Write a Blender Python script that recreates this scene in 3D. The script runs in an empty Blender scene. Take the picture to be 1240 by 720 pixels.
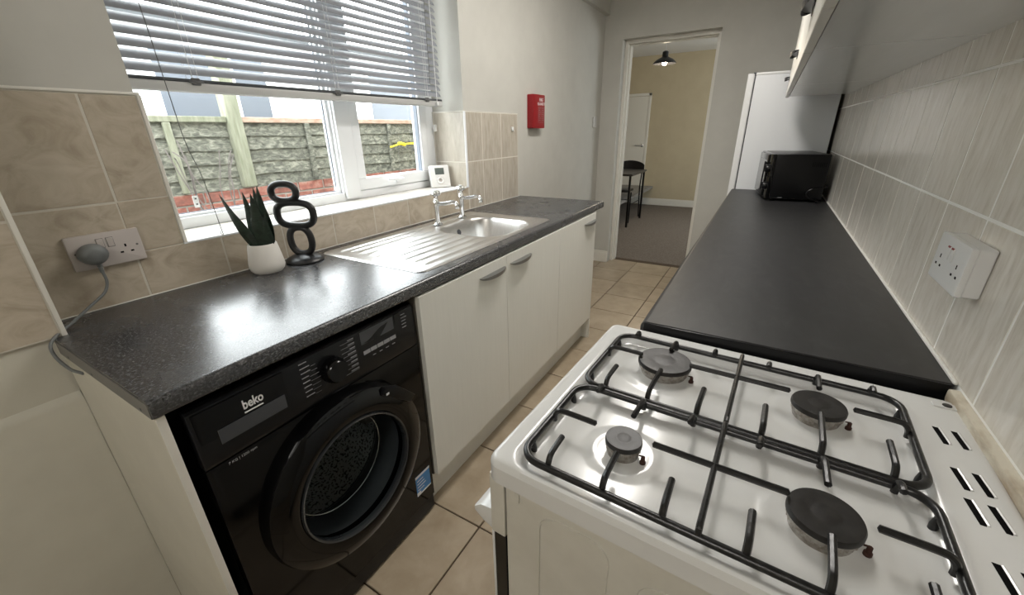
import bpy, bmesh, math, random
from mathutils import Matrix, Vector
random.seed(7)
C = bpy.context.scene.collection
R = math.radians
PI = math.pi

# ------------------------------------------------------------------ camera
cam_d = bpy.data.cameras.new('camera'); cam = bpy.data.objects.new('camera', cam_d); C.objects.link(cam)
_f = Vector((-0.4762216, 0.79471448, -0.37635341)); _r = Vector((0.86108542, 0.50819348, -0.01647058))
_u = _r.cross(_f).normalized()
_m = Matrix((( _r.x, _u.x, -_f.x, 1.45023), (_r.y, _u.y, -_f.y, -0.17787), (_r.z, _u.z, -_f.z, 1.31956), (0, 0, 0, 1)))
cam.matrix_world = _m
cam_d.sensor_width = 36; cam_d.lens = 36 * 495.15 / 1240; cam_d.clip_start = 0.02
bpy.context.scene.camera = cam

# ------------------------------------------------------------------ world, lights, exposure
w = bpy.data.worlds.new('overcast'); bpy.context.scene.world = w; w.use_nodes = True
bg = w.node_tree.nodes['Background']; bg.inputs[0].default_value = (0.97, 0.99, 1.0, 1); bg.inputs[1].default_value = 6.8
vs = bpy.context.scene.view_settings
vs.view_transform = 'Standard'; vs.look = 'None'; vs.gamma = 1; vs.use_curve_mapping = False
vs.exposure = 0.54

def area(name, loc, rot, sx, sy, power, col, portal=False):
    d = bpy.data.lights.new(name, 'AREA'); d.shape = 'RECTANGLE'; d.size = sx; d.size_y = sy; d.energy = power; d.color = col
    o = bpy.data.objects.new(name, d); C.objects.link(o); o.location = loc; o.rotation_euler = rot
    if portal: d.cycles.is_portal = True
    return o
# sky portals in the real window openings (they only guide the sampling of the sky)
area('kitchen_window_portal', (-0.285, 1.06, 1.62), (0, R(-90), 0), 1.2, 1.44, 1, (1, 1, 1), True)
area('lounge_window_portal', (2.41, 6.05, 1.40), (0, R(90), 0), 1.0, 1.7, 1, (1, 1, 1), True)

# ------------------------------------------------------------------ materials
def new_mat(name, col, rough=0.5, metal=0.0, spec=0.5):
    m = bpy.data.materials.new(name); m.use_nodes = True
    b = m.node_tree.nodes['Principled BSDF']
    b.inputs['Base Color'].default_value = (*col, 1); b.inputs['Roughness'].default_value = rough
    b.inputs['Metallic'].default_value = metal; b.inputs['Specular IOR Level'].default_value = spec
    m.diffuse_color = (*col, 1)
    return m
def nt(m): return m.node_tree, m.node_tree.nodes, m.node_tree.links, m.node_tree.nodes['Principled BSDF']
def coords(m, scale=(1, 1, 1), rnd=0.0, obj=True):
    t, N, L, b = nt(m)
    tc = N.new('ShaderNodeNewGeometry')
    mp = N.new('ShaderNodeMapping'); mp.inputs['Scale'].default_value = scale
    L.new(tc.outputs['Position'], mp.inputs['Vector'])
    if rnd:
        oi = N.new('ShaderNodeObjectInfo'); mu = N.new('ShaderNodeMath'); mu.operation = 'MULTIPLY'; mu.inputs[1].default_value = rnd
        L.new(oi.outputs['Random'], mu.inputs[0]); L.new(mu.outputs[0], mp.inputs['Location'])
    return mp
def noise(m, mp, scale, detail=4, rough=0.55, dist=0.0):
    t, N, L, b = nt(m)
    n = N.new('ShaderNodeTexNoise'); n.inputs['Scale'].default_value = scale; n.inputs['Detail'].default_value = detail
    n.inputs['Roughness'].default_value = rough; n.inputs['Distortion'].default_value = dist
    L.new(mp.outputs[0], n.inputs['Vector']); return n
def ramp(m, src, stops):
    t, N, L, b = nt(m)
    r = N.new('ShaderNodeValToRGB'); e = r.color_ramp.elements
    while len(e) < len(stops): e.new(0.5)
    for i, (p, c) in enumerate(stops): e[i].position = p; e[i].color = (*c, 1)
    L.new(src, r.inputs[0]); return r
def bump(m, src, strength, dist=0.002):
    t, N, L, b = nt(m)
    n = N.new('ShaderNodeBump'); n.inputs['Strength'].default_value = strength; n.inputs['Distance'].default_value = dist
    L.new(src, n.inputs['Height']); L.new(n.outputs[0], b.inputs['Normal'])
def textured(name, stops, rough, scale, nscale, detail=5, dist=0.0, rnd=0.0, bmp=0.0, metal=0, spec=0.5, var=0.0):
    m = new_mat(name, stops[len(stops)//2][1], rough, metal, spec); t, N, L, b = nt(m)
    mp = coords(m, scale, rnd); n = noise(m, mp, nscale, detail, 0.6, dist); r = ramp(m, n.outputs['Fac'], stops)
    out = r.outputs[0]
    if var:
        oi = N.new('ShaderNodeObjectInfo'); mr = N.new('ShaderNodeMapRange'); mr.inputs['To Min'].default_value = 1 - var; mr.inputs['To Max'].default_value = 1 + var
        L.new(oi.outputs['Random'], mr.inputs[0]); mx = N.new('ShaderNodeVectorMath'); mx.operation = 'SCALE'
        L.new(out, mx.inputs[0]); L.new(mr.outputs[0], mx.inputs['Scale']); out = mx.outputs[0]
    L.new(out, b.inputs['Base Color'])
    if bmp: bump(m, n.outputs['Fac'], bmp)
    return m
def g(v, k=1.0): return (v[0]*k, v[1]*k, v[2]*k)

M = {}
M['paint'] = textured('wall_paint', [(0.3, (0.50, 0.49, 0.45)), (0.7, (0.54, 0.53, 0.487))], 0.75, (1, 1, 1), 6, 6, bmp=0.12)
M['paint_cream'] = textured('cream_paint', [(0.3, (0.545, 0.525, 0.45)), (0.7, (0.59, 0.57, 0.49))], 0.6, (1, 1, 1), 8, 6, bmp=0.18)
M['ceiling'] = new_mat('ceiling_paint', (0.78, 0.77, 0.74), 0.9)
M['lounge_paint'] = textured('lounge_paint', [(0.3, (0.49, 0.42, 0.29)), (0.7, (0.53, 0.46, 0.32))], 0.8, (1, 1, 1), 5, 4)
M['gloss_white'] = new_mat('white_gloss_paint', (0.74, 0.72, 0.66), 0.35)
M['upvc'] = new_mat('white_upvc', (0.82, 0.84, 0.86), 0.28)
M['gasket'] = new_mat('grey_gasket', (0.05, 0.055, 0.06), 0.6)
M['spacer'] = new_mat('blue_grey_spacer', (0.22, 0.25, 0.30), 0.5)
M['grout'] = new_mat('pale_grout', (0.58, 0.55, 0.48), 0.9)
M['grout_white'] = new_mat('white_grout', (0.90, 0.89, 0.85), 0.8)
M['grout_mid'] = new_mat('cream_grout', (0.66, 0.63, 0.56), 0.85)
M['grout_brown'] = new_mat('brown_grout', (0.075, 0.05, 0.03), 0.95)
M['silicone'] = new_mat('white_silicone', (0.78, 0.77, 0.72), 0.4)
M['tile_wall'] = textured('beige_streaked_tile', [(0.28, (0.40, 0.355, 0.29)), (0.5, (0.48, 0.435, 0.365)), (0.72, (0.55, 0.505, 0.435))], 0.22, (5, 6, 1.3), 8, 7, 0.3, rnd=9, var=0.03)
M['tile_right'] = textured('pale_streaked_tile', [(0.28, (0.62, 0.57, 0.49)), (0.5, (0.74, 0.695, 0.62)), (0.72, (0.82, 0.785, 0.72))], 0.2, (5, 7, 1.5), 9, 8, 0.6, rnd=9, var=0.03)
M['tile_stone'] = textured('beige_marbled_tile', [(0.30, (0.36, 0.30, 0.225)), (0.5, (0.455, 0.395, 0.31)), (0.70, (0.525, 0.465, 0.375))], 0.3, (2.6, 2.0, 2.6), 5.5, 11, 1.6, rnd=7, var=0.03)
M['tile_sill'] = textured('white_marbled_tile', [(0.3, (0.70, 0.67, 0.61)), (0.7, (0.80, 0.78, 0.73))], 0.2, (6, 1.2, 2), 6, 7, 0.5, rnd=5)
M['tile_floor'] = textured('tan_floor_tile', [(0.3, (0.31, 0.245, 0.17)), (0.5, (0.365, 0.295, 0.21)), (0.72, (0.42, 0.345, 0.255))], 0.3, (1, 1, 1), 9, 8, 0.4, rnd=7, bmp=0.05, var=0.06)
M['carpet'] = textured('brown_grey_carpet', [(0.3, (0.12, 0.10, 0.085)), (0.7, (0.24, 0.21, 0.18))], 1.0, (1, 1, 1), 90, 5, bmp=0.5, spec=0.1)
def speckle(name, a, b_, c, rough):
    m = new_mat(name, a, rough, spec=0.9); t, N, L, b = nt(m)
    mp = coords(m, (1, 0.6, 1)); n1 = noise(m, mp, 260, 3, 0.7); r1 = ramp(m, n1.outputs['Fac'], [(0.40, a), (0.54, b_), (0.68, c)])
    L.new(r1.outputs[0], b.inputs['Base Color'])
    n2 = noise(m, coords(m), 14, 5); rr = N.new('ShaderNodeMapRange'); rr.inputs['To Min'].default_value = rough - 0.05; rr.inputs['To Max'].default_value = rough + 0.06
    L.new(n2.outputs['Fac'], rr.inputs[0]); L.new(rr.outputs[0], b.inputs['Roughness'])
    bump(m, n1.outputs['Fac'], 0.04, 0.0002)
    return m
M['worktop'] = speckle('dark_speckled_laminate', (0.018, 0.018, 0.019), (0.045, 0.045, 0.048), (0.15, 0.15, 0.155), 0.26)
M['worktop_r'] = textured('black_slate_laminate', [(0.3, (0.012, 0.012, 0.0125)), (0.55, (0.020, 0.020, 0.021)), (0.8, (0.036, 0.036, 0.036))], 0.42, (3, 1.2, 1), 9, 9, 0.8, bmp=0.06)
M['edging'] = new_mat('grey_edging_band', (0.16, 0.155, 0.145), 0.5)
M['cabinet'] = textured('white_cabinet_door', [(0.3, (0.72, 0.71, 0.66)), (0.7, (0.75, 0.74, 0.69))], 0.35, (1, 14, 1), 5, 4)
M['carcass'] = new_mat('carcass_grey_edge', (0.11, 0.10, 0.085), 0.7)
M['underside'] = textured('grey_white_melamine', [(0.3, (0.78, 0.79, 0.78)), (0.7, (0.82, 0.83, 0.82))], 0.2, (8, 1, 1), 3, 4)
M['handle_metal'] = new_mat('brushed_steel_handle', (0.30, 0.30, 0.30), 0.32, 0.9)
M['handle_dark'] = new_mat('dark_metal_handle', (0.06, 0.06, 0.065), 0.3, 0.6)
M['steel'] = textured('brushed_stainless_steel', [(0.3, (0.60, 0.59, 0.57)), (0.7, (0.70, 0.69, 0.68))], 0.31, (30, 2, 4), 8, 4, metal=1.0)
M['chrome'] = new_mat('chrome', (0.82, 0.83, 0.85), 0.07, 1.0)
M['black_gloss'] = new_mat('black_gloss_plastic', (0.002, 0.002, 0.0022), 0.08, spec=0.35)
M['black_body'] = new_mat('black_enamel', (0.004, 0.004, 0.0045), 0.28, spec=0.3)
M['black_panel'] = new_mat('charcoal_control_panel', (0.008, 0.0085, 0.010), 0.22, spec=0.35)
M['panel_grey'] = new_mat('grey_display_plate', (0.055, 0.058, 0.065), 0.3)
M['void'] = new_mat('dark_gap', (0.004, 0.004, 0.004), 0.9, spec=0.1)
M['print_white'] = new_mat('white_print', (0.75, 0.75, 0.76), 0.5)
M['print_grey'] = new_mat('grey_print', (0.30, 0.30, 0.31), 0.5)
M['sticker_blue'] = new_mat('blue_sticker', (0.05, 0.22, 0.52), 0.35)
M['white_plastic'] = new_mat('white_plastic', (0.78, 0.78, 0.77), 0.3)
M['pink_plastic'] = new_mat('aged_white_plastic', (0.50, 0.455, 0.43), 0.35)
M['grey_plastic'] = new_mat('grey_plug_plastic', (0.15, 0.16, 0.16), 0.45)
M['red_plastic'] = new_mat('red_plastic', (0.27, 0.005, 0.010), 0.35)
M['enamel'] = textured('white_enamel', [(0.3, (0.64, 0.64, 0.625)), (0.75, (0.69, 0.69, 0.675))], 0.16, (1, 1, 1), 7, 6)
M['enamel_side'] = textured('cream_worn_enamel', [(0.25, (0.53, 0.51, 0.445)), (0.6, (0.60, 0.58, 0.515))], 0.35, (1, 1, 1), 11, 9)
M['iron'] = textured('black_cast_enamel', [(0.35, (0.004, 0.004, 0.004)), (0.75, (0.014, 0.014, 0.0145))], 0.30, (1, 1, 1), 120, 4, bmp=0.3)
M['burner_cap'] = textured('burner_cap_enamel', [(0.3, (0.005, 0.0045, 0.004)), (0.75, (0.022, 0.019, 0.017))], 0.42, (1, 1, 1), 60, 6, bmp=0.25)
M['alu'] = textured('stained_aluminium', [(0.3, (0.20, 0.17, 0.14)), (0.7, (0.55, 0.53, 0.50))], 0.45, (1, 1, 1), 90, 6, metal=0.7)
M['rust'] = new_mat('rusty_electrode', (0.045, 0.016, 0.010), 0.8)
M['slat'] = new_mat('grey_white_slat', (0.235, 0.245, 0.265), 0.42)
M['rail_white'] = new_mat('off_white_rail', (0.50, 0.50, 0.49), 0.4)
M['cord_white'] = new_mat('white_cord', (0.75, 0.75, 0.75), 0.7)
M['cord_dark'] = new_mat('dark_cord', (0.10, 0.10, 0.10), 0.7)
M['leaf'] = textured('dark_green_leaf', [(0.35, (0.007, 0.016, 0.010)), (0.7, (0.02, 0.042, 0.026))], 0.42, (10, 10, 30), 4, 6, 0.8)
M['ceramic'] = new_mat('white_matt_ceramic', (0.72, 0.70, 0.66), 0.45)
M['black_ceramic'] = new_mat('black_satin_ceramic', (0.010, 0.010, 0.011), 0.38)
M['lcd'] = new_mat('grey_lcd', (0.10, 0.12, 0.11), 0.2)
M['fence'] = textured('weathered_fence_wood', [(0.32, (0.055, 0.056, 0.045)), (0.5, (0.135, 0.135, 0.108)), (0.70, (0.30, 0.295, 0.24))], 0.9, (3, 2.2, 5), 8, 9, 1.0, rnd=8, bmp=0.6, var=0.15)
M['fence_post'] = textured('green_tinged_post', [(0.3, (0.17, 0.18, 0.12)), (0.7, (0.30, 0.30, 0.23))], 0.9, (9, 9, 1.2), 5, 7, rnd=4, bmp=0.4)
M['rail'] = textured('salmon_timber_rail', [(0.3, (0.32, 0.20, 0.14)), (0.7, (0.45, 0.35, 0.28))], 0.85, (1, 3, 6), 5, 7, rnd=4)
M['brick'] = textured('red_brick', [(0.3, (0.11, 0.06, 0.05)), (0.5, (0.26, 0.095, 0.07)), (0.7, (0.34, 0.22, 0.18))], 0.9, (4, 2, 4), 6, 8, rnd=6, bmp=0.5, var=0.2)
M['mortar'] = new_mat('mortar', (0.30, 0.28, 0.25), 0.95)
M['render_white'] = new_mat('white_cladding', (0.80, 0.82, 0.84), 0.6)
M['dark_glass'] = new_mat('blue_grey_window_glass', (0.10, 0.115, 0.14), 0.2)
M['yellow'] = new_mat('yellow_plastic', (0.85, 0.68, 0.03), 0.5)
M['twig'] = new_mat('grey_twig', (0.16, 0.14, 0.13), 0.9)
M['ground'] = textured('grey_concrete', [(0.3, (0.20, 0.19, 0.17)), (0.7, (0.30, 0.28, 0.26))], 0.95, (1, 1, 1), 12, 8)
M['bulb'] = new_mat('lit_bulb', (1, 0.85, 0.6), 0.5)
_b = M['bulb'].node_tree.nodes['Principled BSDF']; _b.inputs['Emission Color'].default_value = (1, 0.84, 0.62, 1); _b.inputs['Emission Strength'].default_value = 25
M['diffuser'] = new_mat('fill_diffuser', (0.9, 0.9, 0.88), 0.5)
_b = M['diffuser'].node_tree.nodes['Principled BSDF']; _b.inputs['Emission Color'].default_value = (1, 0.94, 0.84, 1); _b.inputs['Emission Strength'].default_value = 2
def glass_mat(name, tint, ior=1.45):
    m = bpy.data.materials.new(name); m.use_nodes = True; N = m.node_tree.nodes; L = m.node_tree.links
    for n in list(N): N.remove(n)
    o = N.new('ShaderNodeOutputMaterial'); mx = N.new('ShaderNodeMixShader'); tr = N.new('ShaderNodeBsdfTransparent'); gl = N.new('ShaderNodeBsdfGlossy')
    fr = N.new('ShaderNodeFresnel'); fr.inputs[0].default_value = ior
    tr.inputs[0].default_value = (*tint, 1); gl.inputs['Roughness'].default_value = 0.03
    ge = N.new('ShaderNodeNewGeometry'); su = N.new('ShaderNodeMath'); su.operation = 'SUBTRACT'; su.inputs[0].default_value = 1.0; mu = N.new('ShaderNodeMath'); mu.operation = 'MULTIPLY'
    L.new(ge.outputs['Backfacing'], su.inputs[1]); L.new(su.outputs[0], mu.inputs[0]); L.new(fr.outputs[0], mu.inputs[1]); L.new(mu.outputs[0], mx.inputs[0]); L.new(tr.outputs[0], mx.inputs[1]); L.new(gl.outputs[0], mx.inputs[2]); L.new(mx.outputs[0], o.inputs[0])
    return m
M['glass'] = glass_mat('clear_window_glass', (0.93, 0.95, 0.95))
M['glass_dark'] = glass_mat('smoked_door_glass', (0.72, 0.76, 0.77), 1.9)

# ------------------------------------------------------------------ geometry helpers
MW = {}
def bx(bm, x0, y0, z0, x1, y1, z1, b=0.0, seg=1):
    r = bmesh.ops.create_cube(bm, size=1)
    vs_ = r['verts']
    for v in vs_:
        v.co = Vector(((x0 + x1)/2 + v.co.x*(x1 - x0), (y0 + y1)/2 + v.co.y*(y1 - y0), (z0 + z1)/2 + v.co.z*(z1 - z0)))
    if b > 0:
        es = list({e for v in vs_ for e in v.link_edges})
        bmesh.ops.bevel(bm, geom=es, offset=b, segments=seg, affect='EDGES', profile=0.6)
def box(x0, y0, z0, x1, y1, z1, b=0.0, seg=1):
    bm = bmesh.new(); bx(bm, x0, y0, z0, x1, y1, z1, b, seg); return bm
def prism(bm, poly, axis, a0, a1, b=0.0, seg=1):
    """poly: 2D points in the plane of the other two axes (in cyclic order xyz), extruded along axis"""
    def P(p, a):
        if axis == 'z': return Vector((p[0], p[1], a))
        if axis == 'y': return Vector((p[0], a, p[1]))
        return Vector((a, p[0], p[1]))
    v0 = [bm.verts.new(P(p, a0)) for p in poly]; v1 = [bm.verts.new(P(p, a1)) for p in poly]
    n = len(poly); fs = [bm.faces.new(v0), bm.faces.new(v1)]
    for i in range(n): fs.append(bm.faces.new((v0[i], v0[(i+1) % n], v1[(i+1) % n], v1[i])))
    bmesh.ops.recalc_face_normals(bm, faces=fs)
    if b > 0:
        es = [e for e in fs[0].edges] + [e for e in fs[1].edges]
        bmesh.ops.bevel(bm, geom=es, offset=b, segments=seg, affect='EDGES', profile=0.6)
def rrect(x0, y0, x1, y1, r, n=6):
    out = []
    for cx, cy, a in ((x1-r, y1-r, 0), (x0+r, y1-r, 90), (x0+r, y0+r, 180), (x1-r, y0+r, 270)):
        for i in range(n+1):
            t = R(a + 90*i/n); out.append((cx + r*math.cos(t), cy + r*math.sin(t)))
    return out
def lathe(bm, prof, c=(0, 0, 0), axis='z', seg=32, sx=1.0, caps=True):
    rings = []
    for r, h in prof:
        ring = []
        for i in range(seg):
            t = 2*PI*i/seg; a, b = r*math.cos(t)*sx, r*math.sin(t)
            p = {'z': (a, b, h), 'x': (h, a, b), 'y': (b, h, a)}[axis]
            ring.append(bm.verts.new((p[0]+c[0], p[1]+c[1], p[2]+c[2])))
        rings.append(ring)
    fs = []
    for k in range(len(rings)-1):
        for i in range(seg):
            j = (i+1) % seg; fs.append(bm.faces.new((rings[k][i], rings[k][j], rings[k+1][j], rings[k+1][i])))
    if caps and prof[0][0] > 1e-5: fs.append(bm.faces.new(list(reversed(rings[0]))))
    if caps and prof[-1][0] > 1e-5: fs.append(bm.faces.new(rings[-1]))
    bmesh.ops.remove_doubles(bm, verts=[v for rg in rings for v in rg], dist=1e-6)
def tube(bm, pts, r, seg=8, closed=False, flat=1.0):
    pts = [Vector(p) for p in pts]; n = len(pts); rad = r if isinstance(r, (list, tuple)) else [r]*n
    T = []
    for i in range(n):
        if closed: d = pts[(i+1) % n] - pts[i-1]
        else: d = pts[min(i+1, n-1)] - pts[max(i-1, 0)]
        T.append(d.normalized())
    up = Vector((0, 0, 1)) if abs(T[0].z) < 0.9 else Vector((1, 0, 0))
    nrm = (up - T[0]*up.dot(T[0])).normalized(); rings = []
    for i in range(n):
        nrm = (nrm - T[i]*nrm.dot(T[i])).normalized(); bn = T[i].cross(nrm)
        rings.append([bm.verts.new(pts[i] + rad[i]*(math.cos(2*PI*k/seg)*nrm*flat + math.sin(2*PI*k/seg)*bn)) for k in range(seg)])
    m = n if closed else n-1
    for i in range(m):
        a, b = rings[i], rings[(i+1) % n]
        for k in range(seg): bm.faces.new((a[k], a[(k+1) % seg], b[(k+1) % seg], b[k]))
    if not closed:
        for rg, p, t, s in ((rings[0], pts[0], T[0], -1), (rings[-1], pts[-1], T[-1], 1)):
            rr = rad[0] if s < 0 else rad[-1]
            c = bm.verts.new(p + t*s*rr*0.5)
            for k in range(seg):
                f = (rg[k], rg[(k+1) % seg], c); bm.faces.new(f if s > 0 else f[::-1])
def spline(pts, n=8, closed=False):
    P = [Vector(p) for p in pts]; out = []; m = len(P)
    rng = range(m if closed else m-1)
    for i in rng:
        if closed: a, b, c, d = P[i-1], P[i], P[(i+1) % m], P[(i+2) % m]
        else: a, b, c, d = P[max(i-1, 0)], P[i], P[i+1], P[min(i+2, m-1)]
        for k in range(n):
            t = k/n
            out.append(0.5*((2*b) + (c-a)*t + (2*a-5*b+4*c-d)*t*t + (3*b-a-3*c+d)*t**3))
    if not closed: out.append(P[-1])
    return out
def mesh_of(name, bm, mat, smooth=True):
    me = bpy.data.meshes.new(name)
    bmesh.ops.recalc_face_normals(bm, faces=bm.faces[:])
    bm.to_mesh(me); bm.free()
    if mat: me.materials.append(mat)
    if smooth:
        me.polygons.foreach_set('use_smooth', [True]*len(me.polygons)); me.set_sharp_from_angle(angle=R(38))
    me.update(); return me
def obj(name, bm, mat, parent=None, world=True, label=None, kind=None, smooth=True):
    pm = MW.get(parent.name, Matrix()) if parent else Matrix()
    if world and parent: bm.transform(pm.inverted())
    o = bpy.data.objects.new(name, mesh_of(name, bm, mat, smooth)); C.objects.link(o)
    if parent: o.parent = parent
    MW[o.name] = pm
    if label: o['label'] = label
    if kind: o['kind'] = kind
    return o
def tag(o, label, cat, group=None):
    o['label'] = label; o['category'] = cat
    if group: o['group'] = group
    return o
def thing(name, label, cat, loc=(0, 0, 0), rz=0.0, group=None):
    o = bpy.data.objects.new(name, None); C.objects.link(o); o.empty_display_size = 0.05
    o.location = loc; o.rotation_euler = (0, 0, rz)
    MW[o.name] = Matrix.Translation(loc) @ Matrix.Rotation(rz, 4, 'Z')
    return tag(o, label, cat, group)
def struct(name, bm, mat): return obj(name, bm, mat, kind='structure')
def copy_at(src, loc, parent=None, rot=None, scale=None):
    o = src.copy(); C.objects.link(o); o.location = loc
    if rot: o.rotation_euler = rot
    if scale: o.scale = scale
    if parent: o.parent = parent
    return o
def dup(root, loc, rz, label, group=None):
    r = root.copy(); C.objects.link(r); r.location = loc; r.rotation_euler = (0, 0, rz); r['label'] = label
    MW[r.name] = Matrix.Translation(loc) @ Matrix.Rotation(rz, 4, 'Z')
    for ch in list(root.children):
        c = ch.copy(); C.objects.link(c); c.parent = r
        for gch in ch.children:
            d = gch.copy(); C.objects.link(d); d.parent = c
    return r
FACE = {'+x': Matrix(((0, 0, 1), (1, 0, 0), (0, 1, 0))).to_4x4(), '-x': Matrix(((0, 0, -1), (-1, 0, 0), (0, 1, 0))).to_4x4(),
        '-y': Matrix(((1, 0, 0), (0, 0, -1), (0, 1, 0))).to_4x4(), '+z': Matrix()}
def text(name, s, size, loc, face, mat, parent, depth=0.0003, align='CENTER', xscale=1.0, world=True, bold=0.0):
    cu = bpy.data.curves.new('t', 'FONT'); cu.body = s; cu.size = size; cu.extrude = depth; cu.align_x = align; cu.align_y = 'CENTER'; cu.offset = bold
    cu.resolution_u = 3
    to = bpy.data.objects.new('t', cu); C.objects.link(to)
    dg = bpy.context.evaluated_depsgraph_get(); me = bpy.data.meshes.new_from_object(to.evaluated_get(dg))
    bpy.data.objects.remove(to)
    mt = Matrix.Translation(loc) @ FACE[face] @ Matrix.Diagonal((xscale, 1, 1, 1))
    if world and parent: mt = MW[parent.name].inverted() @ mt
    me.transform(mt); me.materials.clear(); me.materials.append(mat)
    o = bpy.data.objects.new(name, me); C.objects.link(o)
    if parent: o.parent = parent; MW[o.name] = MW[parent.name]
    return o

TW = 0.0046   # grout joint
_tc = {}
def tile_piece(parent, mat, plane, a0, b0, a1, b1, face, thick=0.0075, joint=TW):
    """one tile: plane 'x' (a=y,b=z) / 'y' (a=x,b=z) / 'z' (a=x,b=y); face = coordinate of the glazed face; sign by thick"""
    da, db = a1 - a0 - joint, b1 - b0 - joint
    key = (plane, round(da, 3), round(db, 3), mat.name, thick > 0)
    if key not in _tc:
        t = abs(thick); s = 1 if thick > 0 else -1; lo, hi = (-t, 0) if s > 0 else (0, t)
        if plane == 'x': bm = box(lo, -da/2, -db/2, hi, da/2, db/2, 0.0011)
        elif plane == 'y': bm = box(-da/2, lo, -db/2, da/2, hi, db/2, 0.0011)
        else: bm = box(-da/2, -db/2, lo, da/2, db/2, hi, 0.0011)
        _tc[key] = mesh_of('tile', bm, mat, smooth=False)
    o = bpy.data.objects.new('tile', _tc[key]); C.objects.link(o); o.parent = parent
    ca, cb = (a0+a1)/2, (b0+b1)/2; j = random.uniform(-0.0004, 0.0004)
    o.location = {'x': (face+j, ca, cb), 'y': (ca, face+j, cb), 'z': (ca, cb, face+j)}[plane]
    return o

# ------------------------------------------------------------------ ROOM SHELL
ZC = 0.90; W = 1.804; YF = 3.97; CEIL = 2.45; YN = -2.2
WY0, WY1, WZ0, WZ1 = 0.347, 1.778, 1.028, 2.22    # window opening
PL = -0.008                                        # plaster face on left wall
# floor
fl = struct('floor', box(-0.30, YN-0.2, -0.12, 2.1, 4.20, -0.006), M['grout_brown'])
FX = [0.105 + 0.3445*i for i in range(-1, 6)]; FY = [0.66 + 0.3447*i for i in range(-9, 11)]
for i in range(len(FX)-1):
    for j in range(len(FY)-1):
        x0, x1, y0, y1 = max(FX[i], 0.0), min(FX[i+1], 1.80), max(FY[j], YN), min(FY[j+1], 4.20)
        if x1 - x0 < 0.03 or y1 - y0 < 0.03: continue
        if y0 > YF - 0.001 and (x1 < 0.16 or x0 > 0.97): continue
        if x0 < 0.125 and y1 < 0.02: x0 = 0.126
        if x1 - x0 < 0.03: continue
        if y0 > 3.9: x0 = max(x0, 0.166); x1 = min(x1, 0.958)
        tile_piece(fl, M['tile_floor'], 'z', x0, y0, x1, y1, 0.0, joint=0.006)
# ceiling
struct('ceiling', box(-0.30, YN-0.2, CEIL, 2.1, 4.20, CEIL+0.12), M['ceiling'])
# left wall: four blocks around the window opening, plus the thicker near section
bm = bmesh.new()
bx(bm, -0.27, YN-0.2, -0.12, PL, WY0, CEIL); bx(bm, -0.27, WY1, -0.12, PL, 4.20, CEIL)
bx(bm, -0.27, WY0, -0.12, PL, WY1, WZ0-0.008); bx(bm, -0.27, WY0, WZ1, PL, WY1, CEIL)
wl = struct('wall_left', bm, M['paint'])
bm = bmesh.new(); bx(bm, PL, YN-0.1, 0.755, 0.117, 0.017, CEIL, 0.001)
prism(bm, [(PL, -0.05), (0.128, -0.05), (0.128, 0.735), (0.125, 0.747), (0.117, 0.757), (PL, 0.757)], 'y', YN-0.1, 0.0025)
wls = obj('near_pier', bm, M['paint_cream'], wl)
# grout beds and tiles on the left wall
obj('grout_bed', box(PL, 0.018, 0.896, -0.0008, WY0, 1.4235), M['grout'], wl)
obj('grout_bed', box(PL, WY0, 0.896, -0.0008, WY1, WZ0), M['grout'], wl)
obj('grout_bed', box(PL, WY1, 0.896, -0.0006, 2.352, 1.4235), M['grout_mid'], wl)
obj('grout_bed', box(0.1165, YN, 0.9, 0.1242, 0.017, 1.7), M['grout'], wl)
LY = [0.018, 0.232, 0.450]
rows = [(ZC, 1.1635), (1.1635, 1.4225)]
for (z0, z1) in rows:
    tile_piece(wl, M['tile_stone'], 'x', 0.018, z0, 0.231, z1, 0.0)
tile_piece(wl, M['tile_stone'], 'x', 0.231, 1.1635, WY0, 1.4225, 0.0)
tile_piece(wl, M['tile_stone'], 'x', 0.231, 1.028, WY0, 1.1635, 0.0, joint=0.0006)
tile_piece(wl, M['tile_stone'], 'x', 0.231, ZC, 0.449, WZ0, 0.0)
yy = 0.449
for k in range(7):
    y1 = min(yy + (0.2115 if k else 0.2), WY1)
    tile_piece(wl, M['tile_stone'], 'x', yy, ZC, y1, WZ0-0.002, 0.0); yy = y1
    if yy >= WY1 - 0.001: break
for y0, y1 in ((WY1+0.004, 1.937), (1.937, 2.146), (2.146, 2.352)):
    for (z0, z1) in rows: tile_piece(wl, M['tile_wall'], 'x', y0, z0, y1, z1, 0.0)
for k in range(4):   # near section beyond the corner trim
    y1 = 0.016 - 0.2155*k; y0 = y1 - 0.2155
    for (z0, z1) in rows + [(1.4225, 1.681)]: tile_piece(wl, M['tile_stone'], 'x', y0, z0, y1, z1, 0.125)
# far window reveal and sill tiles
obj('grout_bed', box(-0.222, WY1-0.0077, WZ0, 0.0, WY1-0.0005, 1.4235), M['grout_mid'], wl)
for (z0, z1) in ((WZ0, 1.1635), (1.1635, 1.4225)):
    tile_piece(wl, M['tile_wall'], 'y', -0.216, z0, -0.003, z1, WY1-0.0085, thick=-0.0075)
obj('sill_bed', box(-0.222, WY0, WZ0-0.009, 0.0, WY1-0.009, WZ0-0.002), M['grout'], wl)
yy = WY0 + 0.008
while yy < WY1 - 0.02:
    y1 = min(yy + 0.2145, WY1-0.01); tile_piece(wl, M['tile_sill'], 'z', -0.219, yy, -0.004, y1, WZ0); yy = y1
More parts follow.
